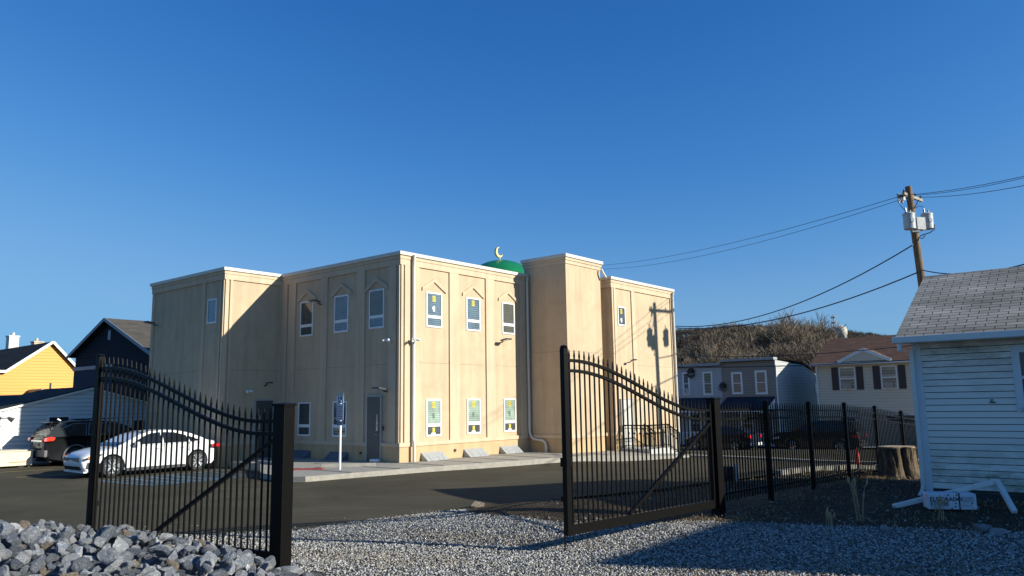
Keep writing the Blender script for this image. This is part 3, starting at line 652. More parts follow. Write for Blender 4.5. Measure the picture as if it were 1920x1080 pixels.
def gate(P, Fv, label):
    L_ = (Fv-P).length; ang = math.atan2(Fv.y-P.y, Fv.x-P.x)
    t = thing('gate', label, 'gate', (P.x, P.y, 0), ang, 'open swing gates')
    s0 = .13; s1 = L_
    def top(x):
        q = min(1, max(0, (x-s0)/(s1-s0))); q = (q-.06)/.9; q = min(1, max(0, q)); e = q*q*(3-2*q); return 1.73+(2.49-1.73)*e
    n = 34
    # stiles
    s = MB(); s.box(s1-.045, s1+.045, -.04, .04, .10, 2.66); s.lathe([(.05,0),(.058,.015),(.045,.035),(.0,.05)], 12, (s1, 0, 2.66)); st = s.build('free_stile', MT['blk'], t)
    s = MB(); s.box(s0-.025, s0+.025, -.03, .03, .12, 1.84); s.build('hinge_stile', MT['blk'], t)
    s = MB(); s.tube([(s1-.0,-.07,-.12),(s1,-.07,.85)], .012, 6); s.box(s1-.03, s1+.03, -.09, -.04, .55, .62); s.box(s1-.05, s1+.05, -.075, .05, 1.02, 1.14); s.build('drop_bolt', MT['blk'], t)
    for dz in (0, -.145):
        s = MB(); N_ = 40; pr = None
        for k in range(N_+1):
            x = s0+(s1-s0)*k/N_; z = top(x)+dz
            a = [s.pt((x,-.024,z-.022)), s.pt((x,.024,z-.022)), s.pt((x,.024,z+.022)), s.pt((x,-.024,z+.022))]
            if pr:
                for j in range(4): s.f.append([pr[j], pr[(j+1)%4], a[(j+1)%4], a[j]]); s.uv.append(None)
            pr = a
        s.build('arched_rail', MT['blk'], t)
    s = MB(); s.box(s0, s1, -.03, .03, .10, .235); s.build('bottom_rail', MT['blk'], t)
    s = MB(); s.beam((s0, .0, 1.52), (s0+(s1-s0)*.63, .0, .24), .045, .05, up=(0,1,0)); s.build('diagonal_brace', MT['blk'], t)
    s = MB()
    for z in (.45, 1.45): s.tube([(.1,0,z),(.1,0,z+.12)], .022, 8); s.box(.09, .14, -.02, .02, z+.03, z+.09)
    s.build('hinge', MT['blk'], t)
    for k in range(1, n):
        x = s0+(s1-s0)*k/n
        s = MB(); picket_mesh(s, x, .20, top(x)+.155); s.build('picket', MT['blk'], t)
    return t
gate(LP, LF, 'arched black picket gate standing open behind the rock heap, in front of the white sedan')
gate(RP, RF, 'arched black picket gate standing open beside the long fence, in front of the mosque tower')
# straight fence
t = thing('picket_fence', 'long straight black picket fence running back from the right gate post past the tree stump', 'fence', (0,0,0))
fd = Vector((1.39, 1.51, 0)); ftop = [None, 1.84, 1.80, 1.76, 1.66, 1.50, 1.34, 1.2, 1.05]
fp = [RP+fd*k for k in range(9)]
for k in range(1, 9):
    p = fp[k]; s = MB(); s.T = Matrix.Translation(p) @ Matrix.Rotation(math.atan2(fd.y, fd.x), 4, 'Z')
    s.box(-.04,.04,-.04,.04,-.5+ftop[k]-1.4, ftop[k]); s.box(-.048,.048,-.048,.048, ftop[k], ftop[k]+.02); s.lathe([(.045,0),(.03,.02),(0,.03)], 8, (0,0,ftop[k]+.02)); s.build('fence_post', MT['blk'], t)
ftop[0] = 1.86
rest = MB(); npk = 0
for k in range(8):
    a, b = fp[k], fp[k+1]; za, zb = ftop[k], ftop[k+1]
    d = (b-a); s = MB()
    for dz in (-.14, -.29, -1.56):
        MB().beam(a+Vector((0,0,za+dz)), b+Vector((0,0,zb+dz)), .03, .032).build('fence_rail', MT['blk'], t)
    for j in range(1, 19):
        q = a+d*(j/19); z = za+(zb-za)*j/19; npk += 1
        T = Matrix.Translation(q) @ Matrix.Rotation(math.atan2(fd.y, fd.x), 4, 'Z')
        mbk = MB() if npk <= 100 else rest; mbk.T = T
        picket_mesh(mbk, 0, z-1.68, z-.01, h=.010)
        if npk <= 100: mbk.build('picket', MT['blk'], t)
rest.T = None; o = rest.build('picket', MT['blk'], t); o['kind'] = 'stuff'
# pixel helper used only to compute real-world points: point on the view ray at depth Y
def ray_pt(px, py, Y):
    d = f_+rr*((px-960)/FPX)-uu*((py-540)/FPX); d = d/d.y
    return Vector((0, 0, EYE))+d*Y

# ------------------------------------------------------------------ gravel stones (stuff)
def stones(name, pts, size, mats, label=None):
    n = len(pts)
    base = np.array([(1,0,0),(0,1,0),(-1,0,0),(0,-1,0),(.1,.1,.8),(-.1,0,-.7)], float)
    fc = np.array([(0,1,4),(1,2,4),(2,3,4),(3,0,4),(1,0,5),(2,1,5),(3,2,5),(0,3,5)])
    sc = size[:, None, None]*(1+.35*rng.standard_normal((n, 6, 1)).clip(-1.2, 1.2))
    v = base[None]*sc*np.stack([np.ones(n), rng.uniform(.55, 1, n), rng.uniform(.5, .9, n)], 1)[:, None, :]
    a = rng.uniform(0, 2*math.pi, n); b = rng.uniform(-.6, .6, n); c = rng.uniform(-.6, .6, n)
    ca, sa, cb, sb, cc, sc_ = np.cos(a), np.sin(a), np.cos(b), np.sin(b), np.cos(c), np.sin(c)
    x, y, z = v[..., 0], v[..., 1], v[..., 2]
    y, z = y*cb[:, None]-z*sb[:, None], y*sb[:, None]+z*cb[:, None]
    x, z = x*cc[:, None]-z*sc_[:, None], x*sc_[:, None]+z*cc[:, None]
    x, y = x*ca[:, None]-y*sa[:, None], x*sa[:, None]+y*ca[:, None]
    v = np.stack([x, y, z], -1)+pts[:, None, :]
    V_ = v.reshape(-1, 3); F_ = (fc[None]+(np.arange(n)*6)[:, None, None]).reshape(-1, 3)
    me = bpy.data.meshes.new(name); me.vertices.add(len(V_)); me.vertices.foreach_set('co', V_.ravel())
    me.loops.add(F_.size); me.loops.foreach_set('vertex_index', F_.ravel())
    me.polygons.add(len(F_)); me.polygons.foreach_set('loop_start', np.arange(0, F_.size, 3)); me.polygons.foreach_set('loop_total', np.full(len(F_), 3))
    mi = rng.integers(0, len(mats)-1, n) if len(mats) > 4 else rng.integers(0, len(mats), n)
    if len(mats) > 4:
        x_, y_ = pts[:, 0], pts[:, 1]
        pb = .10+.75*np.clip(np.sin(x_*.9+1.2+np.sin(y_*1.1)*1.3)*np.sin(y_*1.7+x_*.4)-.25, 0, 1)+.5*np.exp(-((x_-2.2)/1.6)**2-((y_-9.2)/.8)**2)
        mi = np.where(rng.random(n) < pb, len(mats)-1, mi)
    me.polygons.foreach_set('material_index', np.repeat(mi, 8))
    me.update(); me.validate()
    for m_ in mats: me.materials.append(m_)
    o = bpy.data.objects.new(name, me); COL.objects.link(o); tag(o, label=label, kind='stuff'); return o
gm = [mat('stone_a', (.28,.27,.245), .8, var=.3, scale=30), mat('stone_b', (.44,.42,.38), .8, var=.25, scale=30), mat('stone_c', (.13,.13,.125), .8, var=.3, scale=30), mat('stone_d', (.50,.48,.44), .75, var=.2, scale=30), mat('stone_e', (.27,.23,.17), .85, var=.3, scale=30)]
gfar = np.array(g_far)
n = 150000
px = rng.uniform(-8, 10.5, n); py = 7.6+rng.power(1.0, n)*8.2
lim = np.interp(px, gfar[:, 0], gfar[:, 1])+rng.normal(0, .07, n)+np.where(rng.random(n) < .05, rng.exponential(.45, n), 0)
ok = (py < lim) & ~((px < -2.2) & (py < 9.4-(px+2.2)*.15)); px, py = px[ok], py[ok]
pz = g(px, py)+.006
stones('gravel', np.stack([px, py, pz], 1), rng.uniform(.008, .024, len(px)), gm, 'pale crushed gravel of the driveway between the gates')
# loose clods and small stones on the dirt
n = 2600; px = rng.uniform(0, 12, n); py = rng.uniform(11.5, 20, n); lim = np.interp(px, gfar[:, 0], gfar[:, 1])
lim2 = np.interp(px, [-1, 1.05, 3.4, 6.5, 9.7], [15.7, 16.9, 18.4, 20.7, 23.9])
ok = (py > lim) & (py < lim2+.3); px, py = px[ok], py[ok]
mdz = .13*np.exp(-((px-1.2)/1.7)**2-((py-15.3)/.95)**2)
stones('dirt_clods', np.stack([px, py, g(px, py)-.03+mdz*1.05], 1), rng.uniform(.01, .04, len(px)), [gm[4], gm[2], mat('clod', (.10,.07,.045), .95)], 'clods and small stones strewn over the dark dirt')
# dead grass (stuff)
def grass(name, pts, h, spread, mats, label):
    n = len(pts); a = rng.uniform(0, 2*math.pi, n); L_ = h*rng.uniform(.4, 1, n); wd = .004+.003*rng.random(n)
    t = rng.uniform(.1, spread, n)
    d = np.stack([np.cos(a)*np.sin(t), np.sin(a)*np.sin(t), np.cos(t)], 1)*L_[:, None]; s = np.stack([-np.sin(a), np.cos(a), 0*a], 1)*wd[:, None]
    m2 = pts+d*.55; tip = pts+d+np.stack([np.cos(a), np.sin(a), -.6+0*a], 1)*(L_*.3)[:, None]
    V_ = np.stack([pts-s, pts+s, m2+s*.8, m2-s*.8, tip], 1).reshape(-1, 3); k = (np.arange(n)*5)[:, None]
    F4 = (k+np.array([[0,1,2,3]])).tolist(); F3 = (k+np.array([[3,2,4]])).tolist()
    me = bpy.data.meshes.new(name); me.from_pydata(V_.tolist(), [], F4+F3); 
    mi = rng.integers(0, len(mats), n); me.polygons.foreach_set('material_index', np.r_[mi, mi])
    for m_ in mats: me.materials.append(m_)
    o = bpy.data.objects.new(name, me); COL.objects.link(o); return tag(o, label=label, kind='stuff')
straw = [mat('straw_a', (.38,.28,.14), .8), mat('straw_b', (.23,.165,.085), .8), mat('straw_c', (.10,.10,.045), .8)]
n = 42000; px = rng.uniform(.5, 13.5, n); py = rng.uniform(11, 24, n); lim = np.interp(px, gfar[:, 0], gfar[:, 1])
lim2 = np.interp(px, [-1, 1.05, 3.4, 6.5, 9.7, 12], [15.0, 16.3, 18.2, 20.5, 23.7, 25.5])
dens = .5+.5*np.sin(px*1.9+np.sin(py*1.3)*2)*np.sin(py*2.1+px*.7)
ok = (py > lim+.1) & (py < lim2) & (rng.random(len(px)) < dens*.9+.05); px, py = px[ok], py[ok]
grass('dead_grass', np.stack([px, py, g(px, py)-.04], 1), .10, 1.5, straw, 'dead winter grass lying over the dirt')
n = 9000; a = rng.uniform(0, 1, n); px = 6.5+a*4.5+rng.normal(0, .35, n); py = 17.9+a*3.4+rng.normal(0, .5, n)
grass('straw_litter', np.stack([px, py, g(px, py)-.03], 1), .14, 1.5, straw[:2], 'sunlit straw and wood chips strewn round the tree stump')

# ------------------------------------------------------------------ heap of broken rock
def rock_mat(name, c1, c2, c3):
    m, nt, b = nodes(name); b.inputs['Roughness'].default_value = .62; b.inputs['Specular IOR Level'].default_value = .35
    tc = nt.nodes.new('ShaderNodeTexCoord'); oi = nt.nodes.new('ShaderNodeObjectInfo')
    mp = nt.nodes.new('ShaderNodeMapping'); mp.inputs['Scale'].default_value = (1, .45, 2.2); nt.links.new(tc.outputs['Object'], mp.inputs[0])
    ad = nt.nodes.new('ShaderNodeVectorMath'); ad.operation = 'ADD'; nt.links.new(mp.outputs[0], ad.inputs[0])
    ml = nt.nodes.new('ShaderNodeMath'); ml.operation = 'MULTIPLY'; ml.inputs[1].default_value = 31; nt.links.new(oi.outputs['Random'], ml.inputs[0]); nt.links.new(ml.outputs[0], ad.inputs[1])
    n = N(nt, 'ShaderNodeTexNoise', Scale=2.2, Detail=9, Roughness=.7, Distortion=2.6); nt.links.new(ad.outputs[0], n.inputs['Vector'])
    r = ramp(nt, n.outputs['Fac'], [(.30, c2), (.44, c1), (.55, c1), (.60, c3), (.66, c1)]); 
    mu = nt.nodes.new('ShaderNodeMapRange'); mu.inputs[3].default_value = .95; mu.inputs[4].default_value = 2.1; nt.links.new(oi.outputs['Random'], mu.inputs[0])
    a = nt.nodes.new('ShaderNodeVectorMath'); a.operation = 'SCALE'; nt.links.new(r.outputs[0], a.inputs[0]); nt.links.new(mu.outputs[0], a.inputs['Scale'])
    nt.links.new(a.outputs[0], b.inputs['Base Color'])
    n2 = N(nt, 'ShaderNodeTexNoise', Scale=5, Detail=8, Roughness=.75); nt.links.new(ad.outputs[0], n2.inputs['Vector'])
    bu = N(nt, 'ShaderNodeBump', Strength=.9, Distance=.22); nt.links.new(n2.outputs['Fac'], bu.inputs['Height']); nt.links.new(bu.outputs[0], b.inputs['Normal'])
    return m
RM = [rock_mat('rock_blue_grey', (.24,.25,.265), (.11,.12,.135), (.60,.60,.59)), rock_mat('rock_pale', (.42,.42,.42), (.22,.23,.245), (.75,.74,.72)),
      rock_mat('rock_dark', (.11,.12,.135), (.045,.05,.06), (.36,.37,.38)), rock_mat('rock_brown', (.26,.21,.15), (.12,.10,.07), (.48,.40,.29))]
def rock_mesh(seed, m_):
    r = np.random.default_rng(seed); bm = bmesh.new(); bmesh.ops.create_icosphere(bm, subdivisions=3, radius=1)
    planes = [(Vector(r.normal(size=3)).normalized(), r.uniform(.34, .8)) for _ in range(10)]
    for v in bm.verts:
        for nrm, d in planes:
            k = v.co.dot(nrm)
            if k > d: v.co -= nrm*(k-d)
    S = (1, r.uniform(.6, .9), r.uniform(.5, .75))
    for v in bm.verts:
        v.co = Vector((v.co.x*S[0], v.co.y*S[1], v.co.z*S[2])); v.co *= 1+.025*math.sin(v.co.x*23+seed)+.02*math.sin(v.co.y*31)
    bmesh.ops.dissolve_limit(bm, angle_limit=R_(7), verts=bm.verts, edges=bm.edges)
    bmesh.ops.triangulate(bm, faces=bm.faces)
    me = bpy.data.meshes.new('rock'); bm.to_mesh(me); bm.free(); me.materials.append(m_); return me
RMESH = [rock_mesh(k, RM[(0, 1, 0, 2, 1, 0, 3, 2, 0, 1, 0, 2, 1, 0)[k]]) for k in range(14)]
def pile_h(x, y):
    cy = 8.15; crest = np.interp(x, [-9, -6.2, -5.4, -4.6, -3.9, -3.2, -2.7, -2.25, -1.9, -1.5], [.97, .88, .79, .74, .70, .57, .44, .27, .08, -.1])
    d = y-cy
    return np.where(d > 0, crest-d*.75, crest-(-d)**1.15*.16)
rocks = []
for gy in np.arange(6.5, 9.0, .112):
    for gx in np.arange(-7.2, -1.6, .125):
        x = gx+random.uniform(-.06, .06); y = gy+random.uniform(-.05, .05); z = float(pile_h(x, y))
        if z < gz(x, y)+.02: 
            if x < -2.5 or z < gz(x, y)-.12: continue
            z = gz(x, y)+.03
        pxx = 960+FPX*x/y; pyy = 756+FPX*(EYE-z)/y
        if pxx < -60 or pyy > 1140: continue
        rocks.append((y, x, z))
rocks.sort(); rest_r = rocks[300:]; ind = rocks[:300]; print('rocks', len(rocks))
for i, (y, x, z) in enumerate(ind):
    me = RMESH[random.choice(range(14))]; o = bpy.data.objects.new('rock', me); COL.objects.link(o)
    s_ = random.choice((.05,.065,.075,.09,.10,.13)); o.scale = (s_, s_, s_); o.rotation_euler = (random.uniform(-.9, .9), random.uniform(-.9, .9), random.uniform(0, 6.28)); o.location = (x, y, z+random.uniform(-.02, .045))
    tag(o, 'angular blue-grey broken rock in the heap at the bottom left corner', 'rock', 'broken rocks heaped before the left gate')
if rest_r:
    bm = bmesh.new()
    for y, x, z in rest_r:
        me = random.choice(RMESH); b2 = bmesh.new(); b2.from_mesh(me); s_ = random.uniform(.065, .11)
        bmesh.ops.transform(b2, matrix=Matrix.LocRotScale((x, y, z-.02), __import__('mathutils').Euler((random.uniform(-1,1), random.uniform(-1,1), random.uniform(0,6))), (s_,)*3), verts=b2.verts)
        for f in b2.faces: f.material_index = RM.index(me.materials[0])
        tmp = bpy.data.meshes.new('tmp'); b2.to_mesh(tmp); bm.from_mesh(tmp); b2.free(); bpy.data.meshes.remove(tmp)
    me = bpy.data.meshes.new('rock_heap'); bm.to_mesh(me); bm.free()
    for m_ in RM: me.materials.append(m_)
    o = bpy.data.objects.new('rock_heap', me); COL.objects.link(o); tag(o, 'broken rock filling the back and bed of the heap', kind='stuff')
xs2 = np.linspace(-9, -1.5, 40); ys2 = np.linspace(5.2, 9.8, 30); Xp, Yp = np.meshgrid(xs2, ys2, indexing='ij'); Zp = np.maximum(pile_h(Xp, Yp)-.12, g(Xp, Yp)-.2)
grid_obj('rubble_bed', Xp, Yp, Zp, RM[2], kind='stuff')['label'] = 'dark rubble under the heap of broken rock'
def lone_rock(px, py, r, k, label):
    zz = 0
    P = ray_pt(px, py, 1); d = P-Vector((0,0,EYE)); Y = 10.
    for _ in range(12):
        q = Vector((0,0,EYE))+d*Y; Y = (gz(q.x, q.y)-EYE)/d.z
    q = Vector((0,0,EYE))+d*Y; o = bpy.data.objects.new('rock', RMESH[k]); COL.objects.link(o); o.location = (q.x, q.y, q.z+r*.25); o.scale = (r, r, r); o.rotation_euler = (0,0,k); tag(o, label, 'rock'); return o
lone_rock(893, 953, .2, 6, 'brownish rock lying where asphalt, gravel and dirt mound meet')
lone_rock(1655, 993, .09, 1, 'small whitish stone on the dead grass left of the white carton')
lone_rock(1840, 997, .17, 4, 'pale jagged stone on the dead grass in front of the white carton')
lone_rock(1872, 1003, .12, 9, 'smaller pale stone just right of the jagged one in front of the cottage')

# ------------------------------------------------------------------ wall with lapped siding
def clip_poly(poly, z0, z1):
    def cl(P, zc, keep_above):
        out = []
        for i in range(len(P)):
            a, b = P[i], P[(i+1) % len(P)]
            ia = (a[1] >= zc) == keep_above or a[1] == zc; ib = (b[1] >= zc) == keep_above or b[1] == zc
            if ia: out.append(a)
            if ia != ib and a[1] != b[1]:
                t = (zc-a[1])/(b[1]-a[1]); out.append((a[0]+(b[0]-a[0])*t, zc))
        return out
    P = cl(poly, z0, True)
    return cl(P, z1, False) if P else []
def siding(mb, F, poly, course, proud=.012, gap=.012):
    """F(a,out,z) -> point"""
    zs = [p[1] for p in poly]; z = min(zs); 
    while z < max(zs)-1e-4:
        z1 = min(z+course, max(zs)); P = clip_poly(poly, z+1e-5, z1-gap)  # gap bares the dark core: shadow under each lap, put in as colour
        if len(P) >= 3:
            mb.face([F(a, proud*(z1-q)/course+.002, q) for a, q in P])
            xs_ = [a for a, q in P if abs(q-min(p[1] for p in P)) < 1e-3]
            if len(xs_) >= 2:
                zb = min(p[1] for p in P); mb.face([F(min(xs_), proud+.002, zb), F(max(xs_), proud+.002, zb), F(max(xs_), -.01, zb), F(min(xs_), -.01, zb)])
        z = z1
def roof_plane(mb, p0, p1, p2, p3, th=.05):
    """p0->p1 eave, p3->p2 ridge; uv in metres"""
    p0, p1, p2, p3 = map(Vector, (p0, p1, p2, p3)); ax = (p1-p0).normalized(); nrm = (p1-p0).cross(p3-p0).normalized(); up = nrm.cross(ax)
    if nrm.z < 0: nrm = -nrm
    uv = [((p-p0).dot(ax), (p-p0).dot(up)) for p in (p0, p1, p2, p3)]
    mb.face([p0, p1, p2, p3], uv)
    lo = [p-nrm*th for p in (p0, p1, p2, p3)]; mb.face(lo[::-1], uv[::-1])
    hi = [p0, p1, p2, p3]
    for i in range(4):
        j = (i+1) % 4; mb.face([hi[i], lo[i], lo[j], hi[j]], [uv[i], uv[i], uv[j], uv[j]])
def hwin(parent, F, a0, a1, z0, z1, fr=.07, glass=None, mull=True, trim=None, extra=None, name='window'):
    s = MB(); t = .045
    obx(s, F, a0-fr, a0, .0, t, z0-fr, z1+fr); obx(s, F, a1, a1+fr, .0, t, z0-fr, z1+fr); obx(s, F, a0, a1, .0, t, z1, z1+fr); obx(s, F, a0, a1, .0, t+.02, z0-fr, z0)
    w_ = s.build(name, trim or MT['white'], parent)
    s = MB(); obx(s, F, a0, a1, -.01, .018, z0, z1); s.build('glass', glass or MT['glass'], w_)
    if mull: s = MB(); obx(s, F, a0, a1, .019, .034, (z0+z1)/2-.025, (z0+z1)/2+.025); s.build('sash_bar', trim or MT['white'], w_)
    return w_

# ------------------------------------------------------------------ white cottage on the right
HX, HY = 7.33, 14.22
MT['core'] = mat('lap_joint_shade', (.05,.05,.048), .95)  # near-black core colour, painted shade lines between the boards
H0 = thing('cottage', 'small white lap-sided cottage with stained grey shingle roof at the right edge', 'house', (HX, HY, 0), bz)
MT['wsid'] = siding_mat('white_siding', (.66, .68, .68), (.20, .21, .15), .0)
def cottage_siding():
    m, nt, b = nodes('weathered_white_siding'); b.inputs['Roughness'].default_value = .6; b.inputs['Specular IOR Level'].default_value = .3
    tc = nt.nodes.new('ShaderNodeTexCoord'); sp = nt.nodes.new('ShaderNodeSeparateXYZ'); nt.links.new(tc.outputs['Object'], sp.inputs[0])
    mp = nt.nodes.new('ShaderNodeMapping'); mp.inputs['Scale'].default_value = (.8, .8, 2.6); nt.links.new(tc.outputs['Object'], mp.inputs[0])
    n = N(nt, 'ShaderNodeTexNoise', Scale=1.5, Detail=9, Roughness=.72); nt.links.new(mp.outputs[0], n.inputs['Vector'])
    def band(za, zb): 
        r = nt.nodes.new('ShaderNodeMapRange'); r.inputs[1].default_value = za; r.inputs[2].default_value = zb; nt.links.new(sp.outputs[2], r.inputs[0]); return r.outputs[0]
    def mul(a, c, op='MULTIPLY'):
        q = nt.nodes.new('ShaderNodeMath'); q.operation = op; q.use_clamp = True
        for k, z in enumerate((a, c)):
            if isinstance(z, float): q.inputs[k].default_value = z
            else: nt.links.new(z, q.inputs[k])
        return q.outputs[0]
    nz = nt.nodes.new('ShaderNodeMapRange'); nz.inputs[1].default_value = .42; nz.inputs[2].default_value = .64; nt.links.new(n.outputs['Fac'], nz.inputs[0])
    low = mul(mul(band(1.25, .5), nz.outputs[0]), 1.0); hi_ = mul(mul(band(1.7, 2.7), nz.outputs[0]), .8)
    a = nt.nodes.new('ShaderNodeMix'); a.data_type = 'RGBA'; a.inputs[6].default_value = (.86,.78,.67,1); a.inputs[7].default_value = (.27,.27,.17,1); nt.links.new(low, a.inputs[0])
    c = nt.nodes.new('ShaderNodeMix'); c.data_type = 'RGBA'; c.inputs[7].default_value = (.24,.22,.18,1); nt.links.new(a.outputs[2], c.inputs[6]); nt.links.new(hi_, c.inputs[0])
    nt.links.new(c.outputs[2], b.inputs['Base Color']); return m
FH = lambda a, o, z: (-o, -a, z)       # a runs away from the far corner towards the camera side
LH = 9.5
s = MB(); s.box(0.0, 5.0, -LH, 0, -.3, 2.95); s.prism([(0,2.9),(5,2.9),(2.5,4.28)], 'y', -LH, 0); s.build('wall_core', MT['core'], H0)
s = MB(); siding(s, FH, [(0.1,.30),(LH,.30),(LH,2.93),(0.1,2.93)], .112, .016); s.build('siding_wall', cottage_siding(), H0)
s = MB(); s.box(-.022, .1, -.11, .012, .24, 2.93); s.box(-.03, .03, -.05, .02, .26, 2.9); s.build('corner_board', MT['wsid'], H0)
s = MB(); s.box(.03, .05, -LH, -.02, -.3, .26); s.box(-.01, .05, -LH, 0, .24, .262); s.build('foundation', mat('dark_block', (.07,.07,.065), .9, var=.4, scale=6), H0)
shing_w = shingles('grey_shingles', (.62,.55,.44), (.48,.43,.34), (.07,.065,.055), .31, .125, .62, .6)
s = MB(); roof_plane(s, (-.34,.22,2.97), (-.34,-LH-.3,2.97), (2.5,-LH-.3,4.43), (2.5,.22,4.43), .04); roof_plane(s, (5.34,.22,2.97), (5.34,-LH-.3,2.97), (2.5,-LH-.3,4.43), (2.5,.22,4.43), .04); s.build('roof', shing_w, H0)
s = MB(); s.box(-.45,-.345,-LH-.3,.25,2.86,2.975); s.box(-.33,0,-LH-.2,.1,2.86,2.885); s.build('gutter', MT['offwhite'], H0, bevel=.01)
s = MB(); s.tube([(-.39,.14,2.87),(-.39,.14,2.72)], .045, 8); s.build('gutter_outlet', MT['offwhite'], H0)
s = MB(); s.beam((-.30,.19,2.87),(2.5,.19,4.31),.04,.1,up=(0,1,0)); s.beam((5.3,.19,2.87),(2.5,.19,4.31),.04,.1,up=(0,1,0)); s.build('rake_board', MT['offwhite'], H0)
s = MB(); s.box(-.075,-.02,.0,.07,.34,2.75); s.tube([(-.05,.03,.36),(-.07,.06,.24),(-.16,.09,.16)], .035, 8); s.build('downspout', MT['offwhite'], H0)
hw = hwin(H0, FH, 1.62, 2.5, 1.78, 2.62, .10, MT['glass'], trim=MT['wsid'])
s = MB(); obx(s, FH, 1.50, 1.56, 0, .03, 1.62, 2.74); s.build('window_trim', MT['wsid'], hw)
s = MB(); s.tube([(-.02,-1.12,1.79),(-.06,-1.15,1.80),(-.07,-1.2,1.78)], .012, 5); s.tube([(-.02,-1.13,1.83),(-.05,-1.17,1.83)], .01, 5); s.build('wall_hook', MT['blkm'], H0)
# unseen gabled block right of the cottage, added and shaped to shade the yard
wu0, wu1, wv, wh, we, wr_ = -1.1, 8.0, -12.9, 3.0, 4.5, 6.55
s = MB(); s.box(wu0+.3, wu1, wv-wh, wv+wh, -.3, we); s.prism([(wv-wh, we-.02), (wv+wh, we-.02), (wv, wr_-.12)], 'x', wu0+.3, wu1); s.build('unseen_shade_wall', MT['wsid'], H0)
s = MB(); roof_plane(s, (wu0,wv-wh-.3,we-.15), (wu1,wv-wh-.3,we-.15), (wu1,wv,wr_), (wu0,wv,wr_)); roof_plane(s, (wu0,wv+wh+.3,we-.15), (wu1,wv+wh+.3,we-.15), (wu1,wv,wr_), (wu0,wv,wr_)); s.build('unseen_shade_roof', shing_w, H0)

# things lying by the cottage
def h2w(u, v, z): return (HX+u*UX-v*UY, HY+u*UY+v*UX, z)
s = MB(); pa, pb, pc = ray_pt(1674, 950, 13.1), ray_pt(1866, 903, 12.75), ray_pt(1903, 961, 12.1); pa.z = max(pa.z, .10)
s.beam(pa, pb, .075, .075); s.beam(pb+(pb-pa).normalized()*.03, pc, .075, .075); s.obox(pb, (.05,0,0), (0,.04,0), (0,0,.045))
tag(s.build('fallen_downspout', MT['offwhite'], bevel=.008), 'white bent downspout lying on the ground in front of the cottage wall', 'downspout')
bxp = ray_pt(1788, 956, 12.55); bzv = .0
BX = thing('carton', 'white carton with dark lettering lying under the fallen downspout', 'carton', (bxp.x, bxp.y, bxp.z), R_(-14))
s = MB(); s.box(-.36,.34,-.0,.30,0,.25); s.build('box', mat('white_carton', (.62,.64,.68), .6, var=.12, scale=5), BX, bevel=.02)
s = MB(); s.box(.085,.105,-.004,.302,-.002,.254); s.build('strap', MT['blkm'], BX)
s = MB()
for x, z in ((-.06,.225),(.04,.10),(.06,.225),(.055,.165),(.27,.10),(-.02,.02),(.03,.05)): s.lathe([(.012,0),(.012,.004)], 8, (x,-.006,z), 'y')
s.build('black_dots', MT['blkm'], BX)
s = MB(); s.box(.13,.3,-.004,-.001,.12,.2); s.build('side_panel', mat('grey_print', (.4,.42,.45), .6, var=.2, scale=12), BX)
s = MB()
for k in range(3): s.box(.13,.3-.04*k,-.004,-.001,.05+.02*k,.056+.02*k)
s.build('small_print', mat('small_print', (.25,.26,.3), .6), BX); s = MB()
for k in range(3): s.box(-.32,-.1+.02*k,-.004,-.001,.03+.014*k,.034+.014*k)
s.build('small_print', mat('small_print', (.25,.26,.3), .6), BX)
def text_mesh(txt, size, m, parent, loc, rot):
    cu = bpy.data.curves.new('lettering', 'FONT'); cu.body = txt; cu.size = size; cu.extrude = .001; cu.offset = size*.022; cu.align_x = 'LEFT'; cu.space_line = .82; cu.space_character = 1.05
    to = bpy.data.objects.new('lettering', cu); COL.objects.link(to); bpy.context.view_layer.update()
    me = bpy.data.meshes.new_from_object(to.evaluated_get(bpy.context.evaluated_depsgraph_get())); COL.objects.unlink(to); bpy.data.objects.remove(to)
    o = bpy.data.objects.new('lettering', me); COL.objects.link(o); me.materials.append(m); o.parent = parent; o.location = loc; o.rotation_euler = rot; return o
text_mesh('ELDORADO\nSTONE', .082, MT['blkm'], BX, (-.325, -.004, .135), (R_(90), 0, 0))
# stump and chips
sp = ray_pt(1686, 884, 19.4); sz = gz(sp.x, sp.y)-.05
bark = mat('bark', (.22,.16,.10), .95, col2=(.05,.035,.02), scale=5, bump=1, bscale=14, stretch=(3, 3, .6)); cut = mat('cut_wood', (.42,.32,.19), .85, col2=(.25,.18,.10), scale=5)
ST_S = .86
ST = thing('tree_stump', 'wide rough tree stump beside the black fence, left of the cottage', 'stump', (sp.x, sp.y, sz))
ST.scale = (.88, .88, .98)
s = MB(); nn_ = 96; rings = []
for k, (z, r) in enumerate([(0,.56),(.12,.48),(.3,.42),(.5,.405),(.68,.40),(.76,.41)]):
    rg = []
    for j in range(nn_):
        a = 2*math.pi*j/nn_; q = r*(1+.11*math.sin(5*a+.5)*(1-k*.1)+.06*math.sin(9*a+k*.3)+.05*math.sin(17*a+z*4)+.035*math.sin(29*a+z*7)); rg.append(s.pt((q*math.cos(a)*1.12, q*math.sin(a), z+(.02*math.sin(3*a) if k == 5 else 0))))
    if rings:
        for j in range(nn_): s.f.append([rings[-1][j], rings[-1][(j+1)%nn_], rg[(j+1)%nn_], rg[j]]); s.uv.append(None)
    rings.append(rg)
s.build('trunk', bark, ST, smooth=60)
s = MB(); s.prism([(.43*math.cos(a)*1.1*(1+.08*math.sin(5*a+.5)), .41*math.sin(a)*(1+.08*math.sin(5*a+.5))) for a in np.linspace(0, 2*math.pi, 30)[:-1]], 'z', .75, .785); s.build('cut_top', cut, ST)
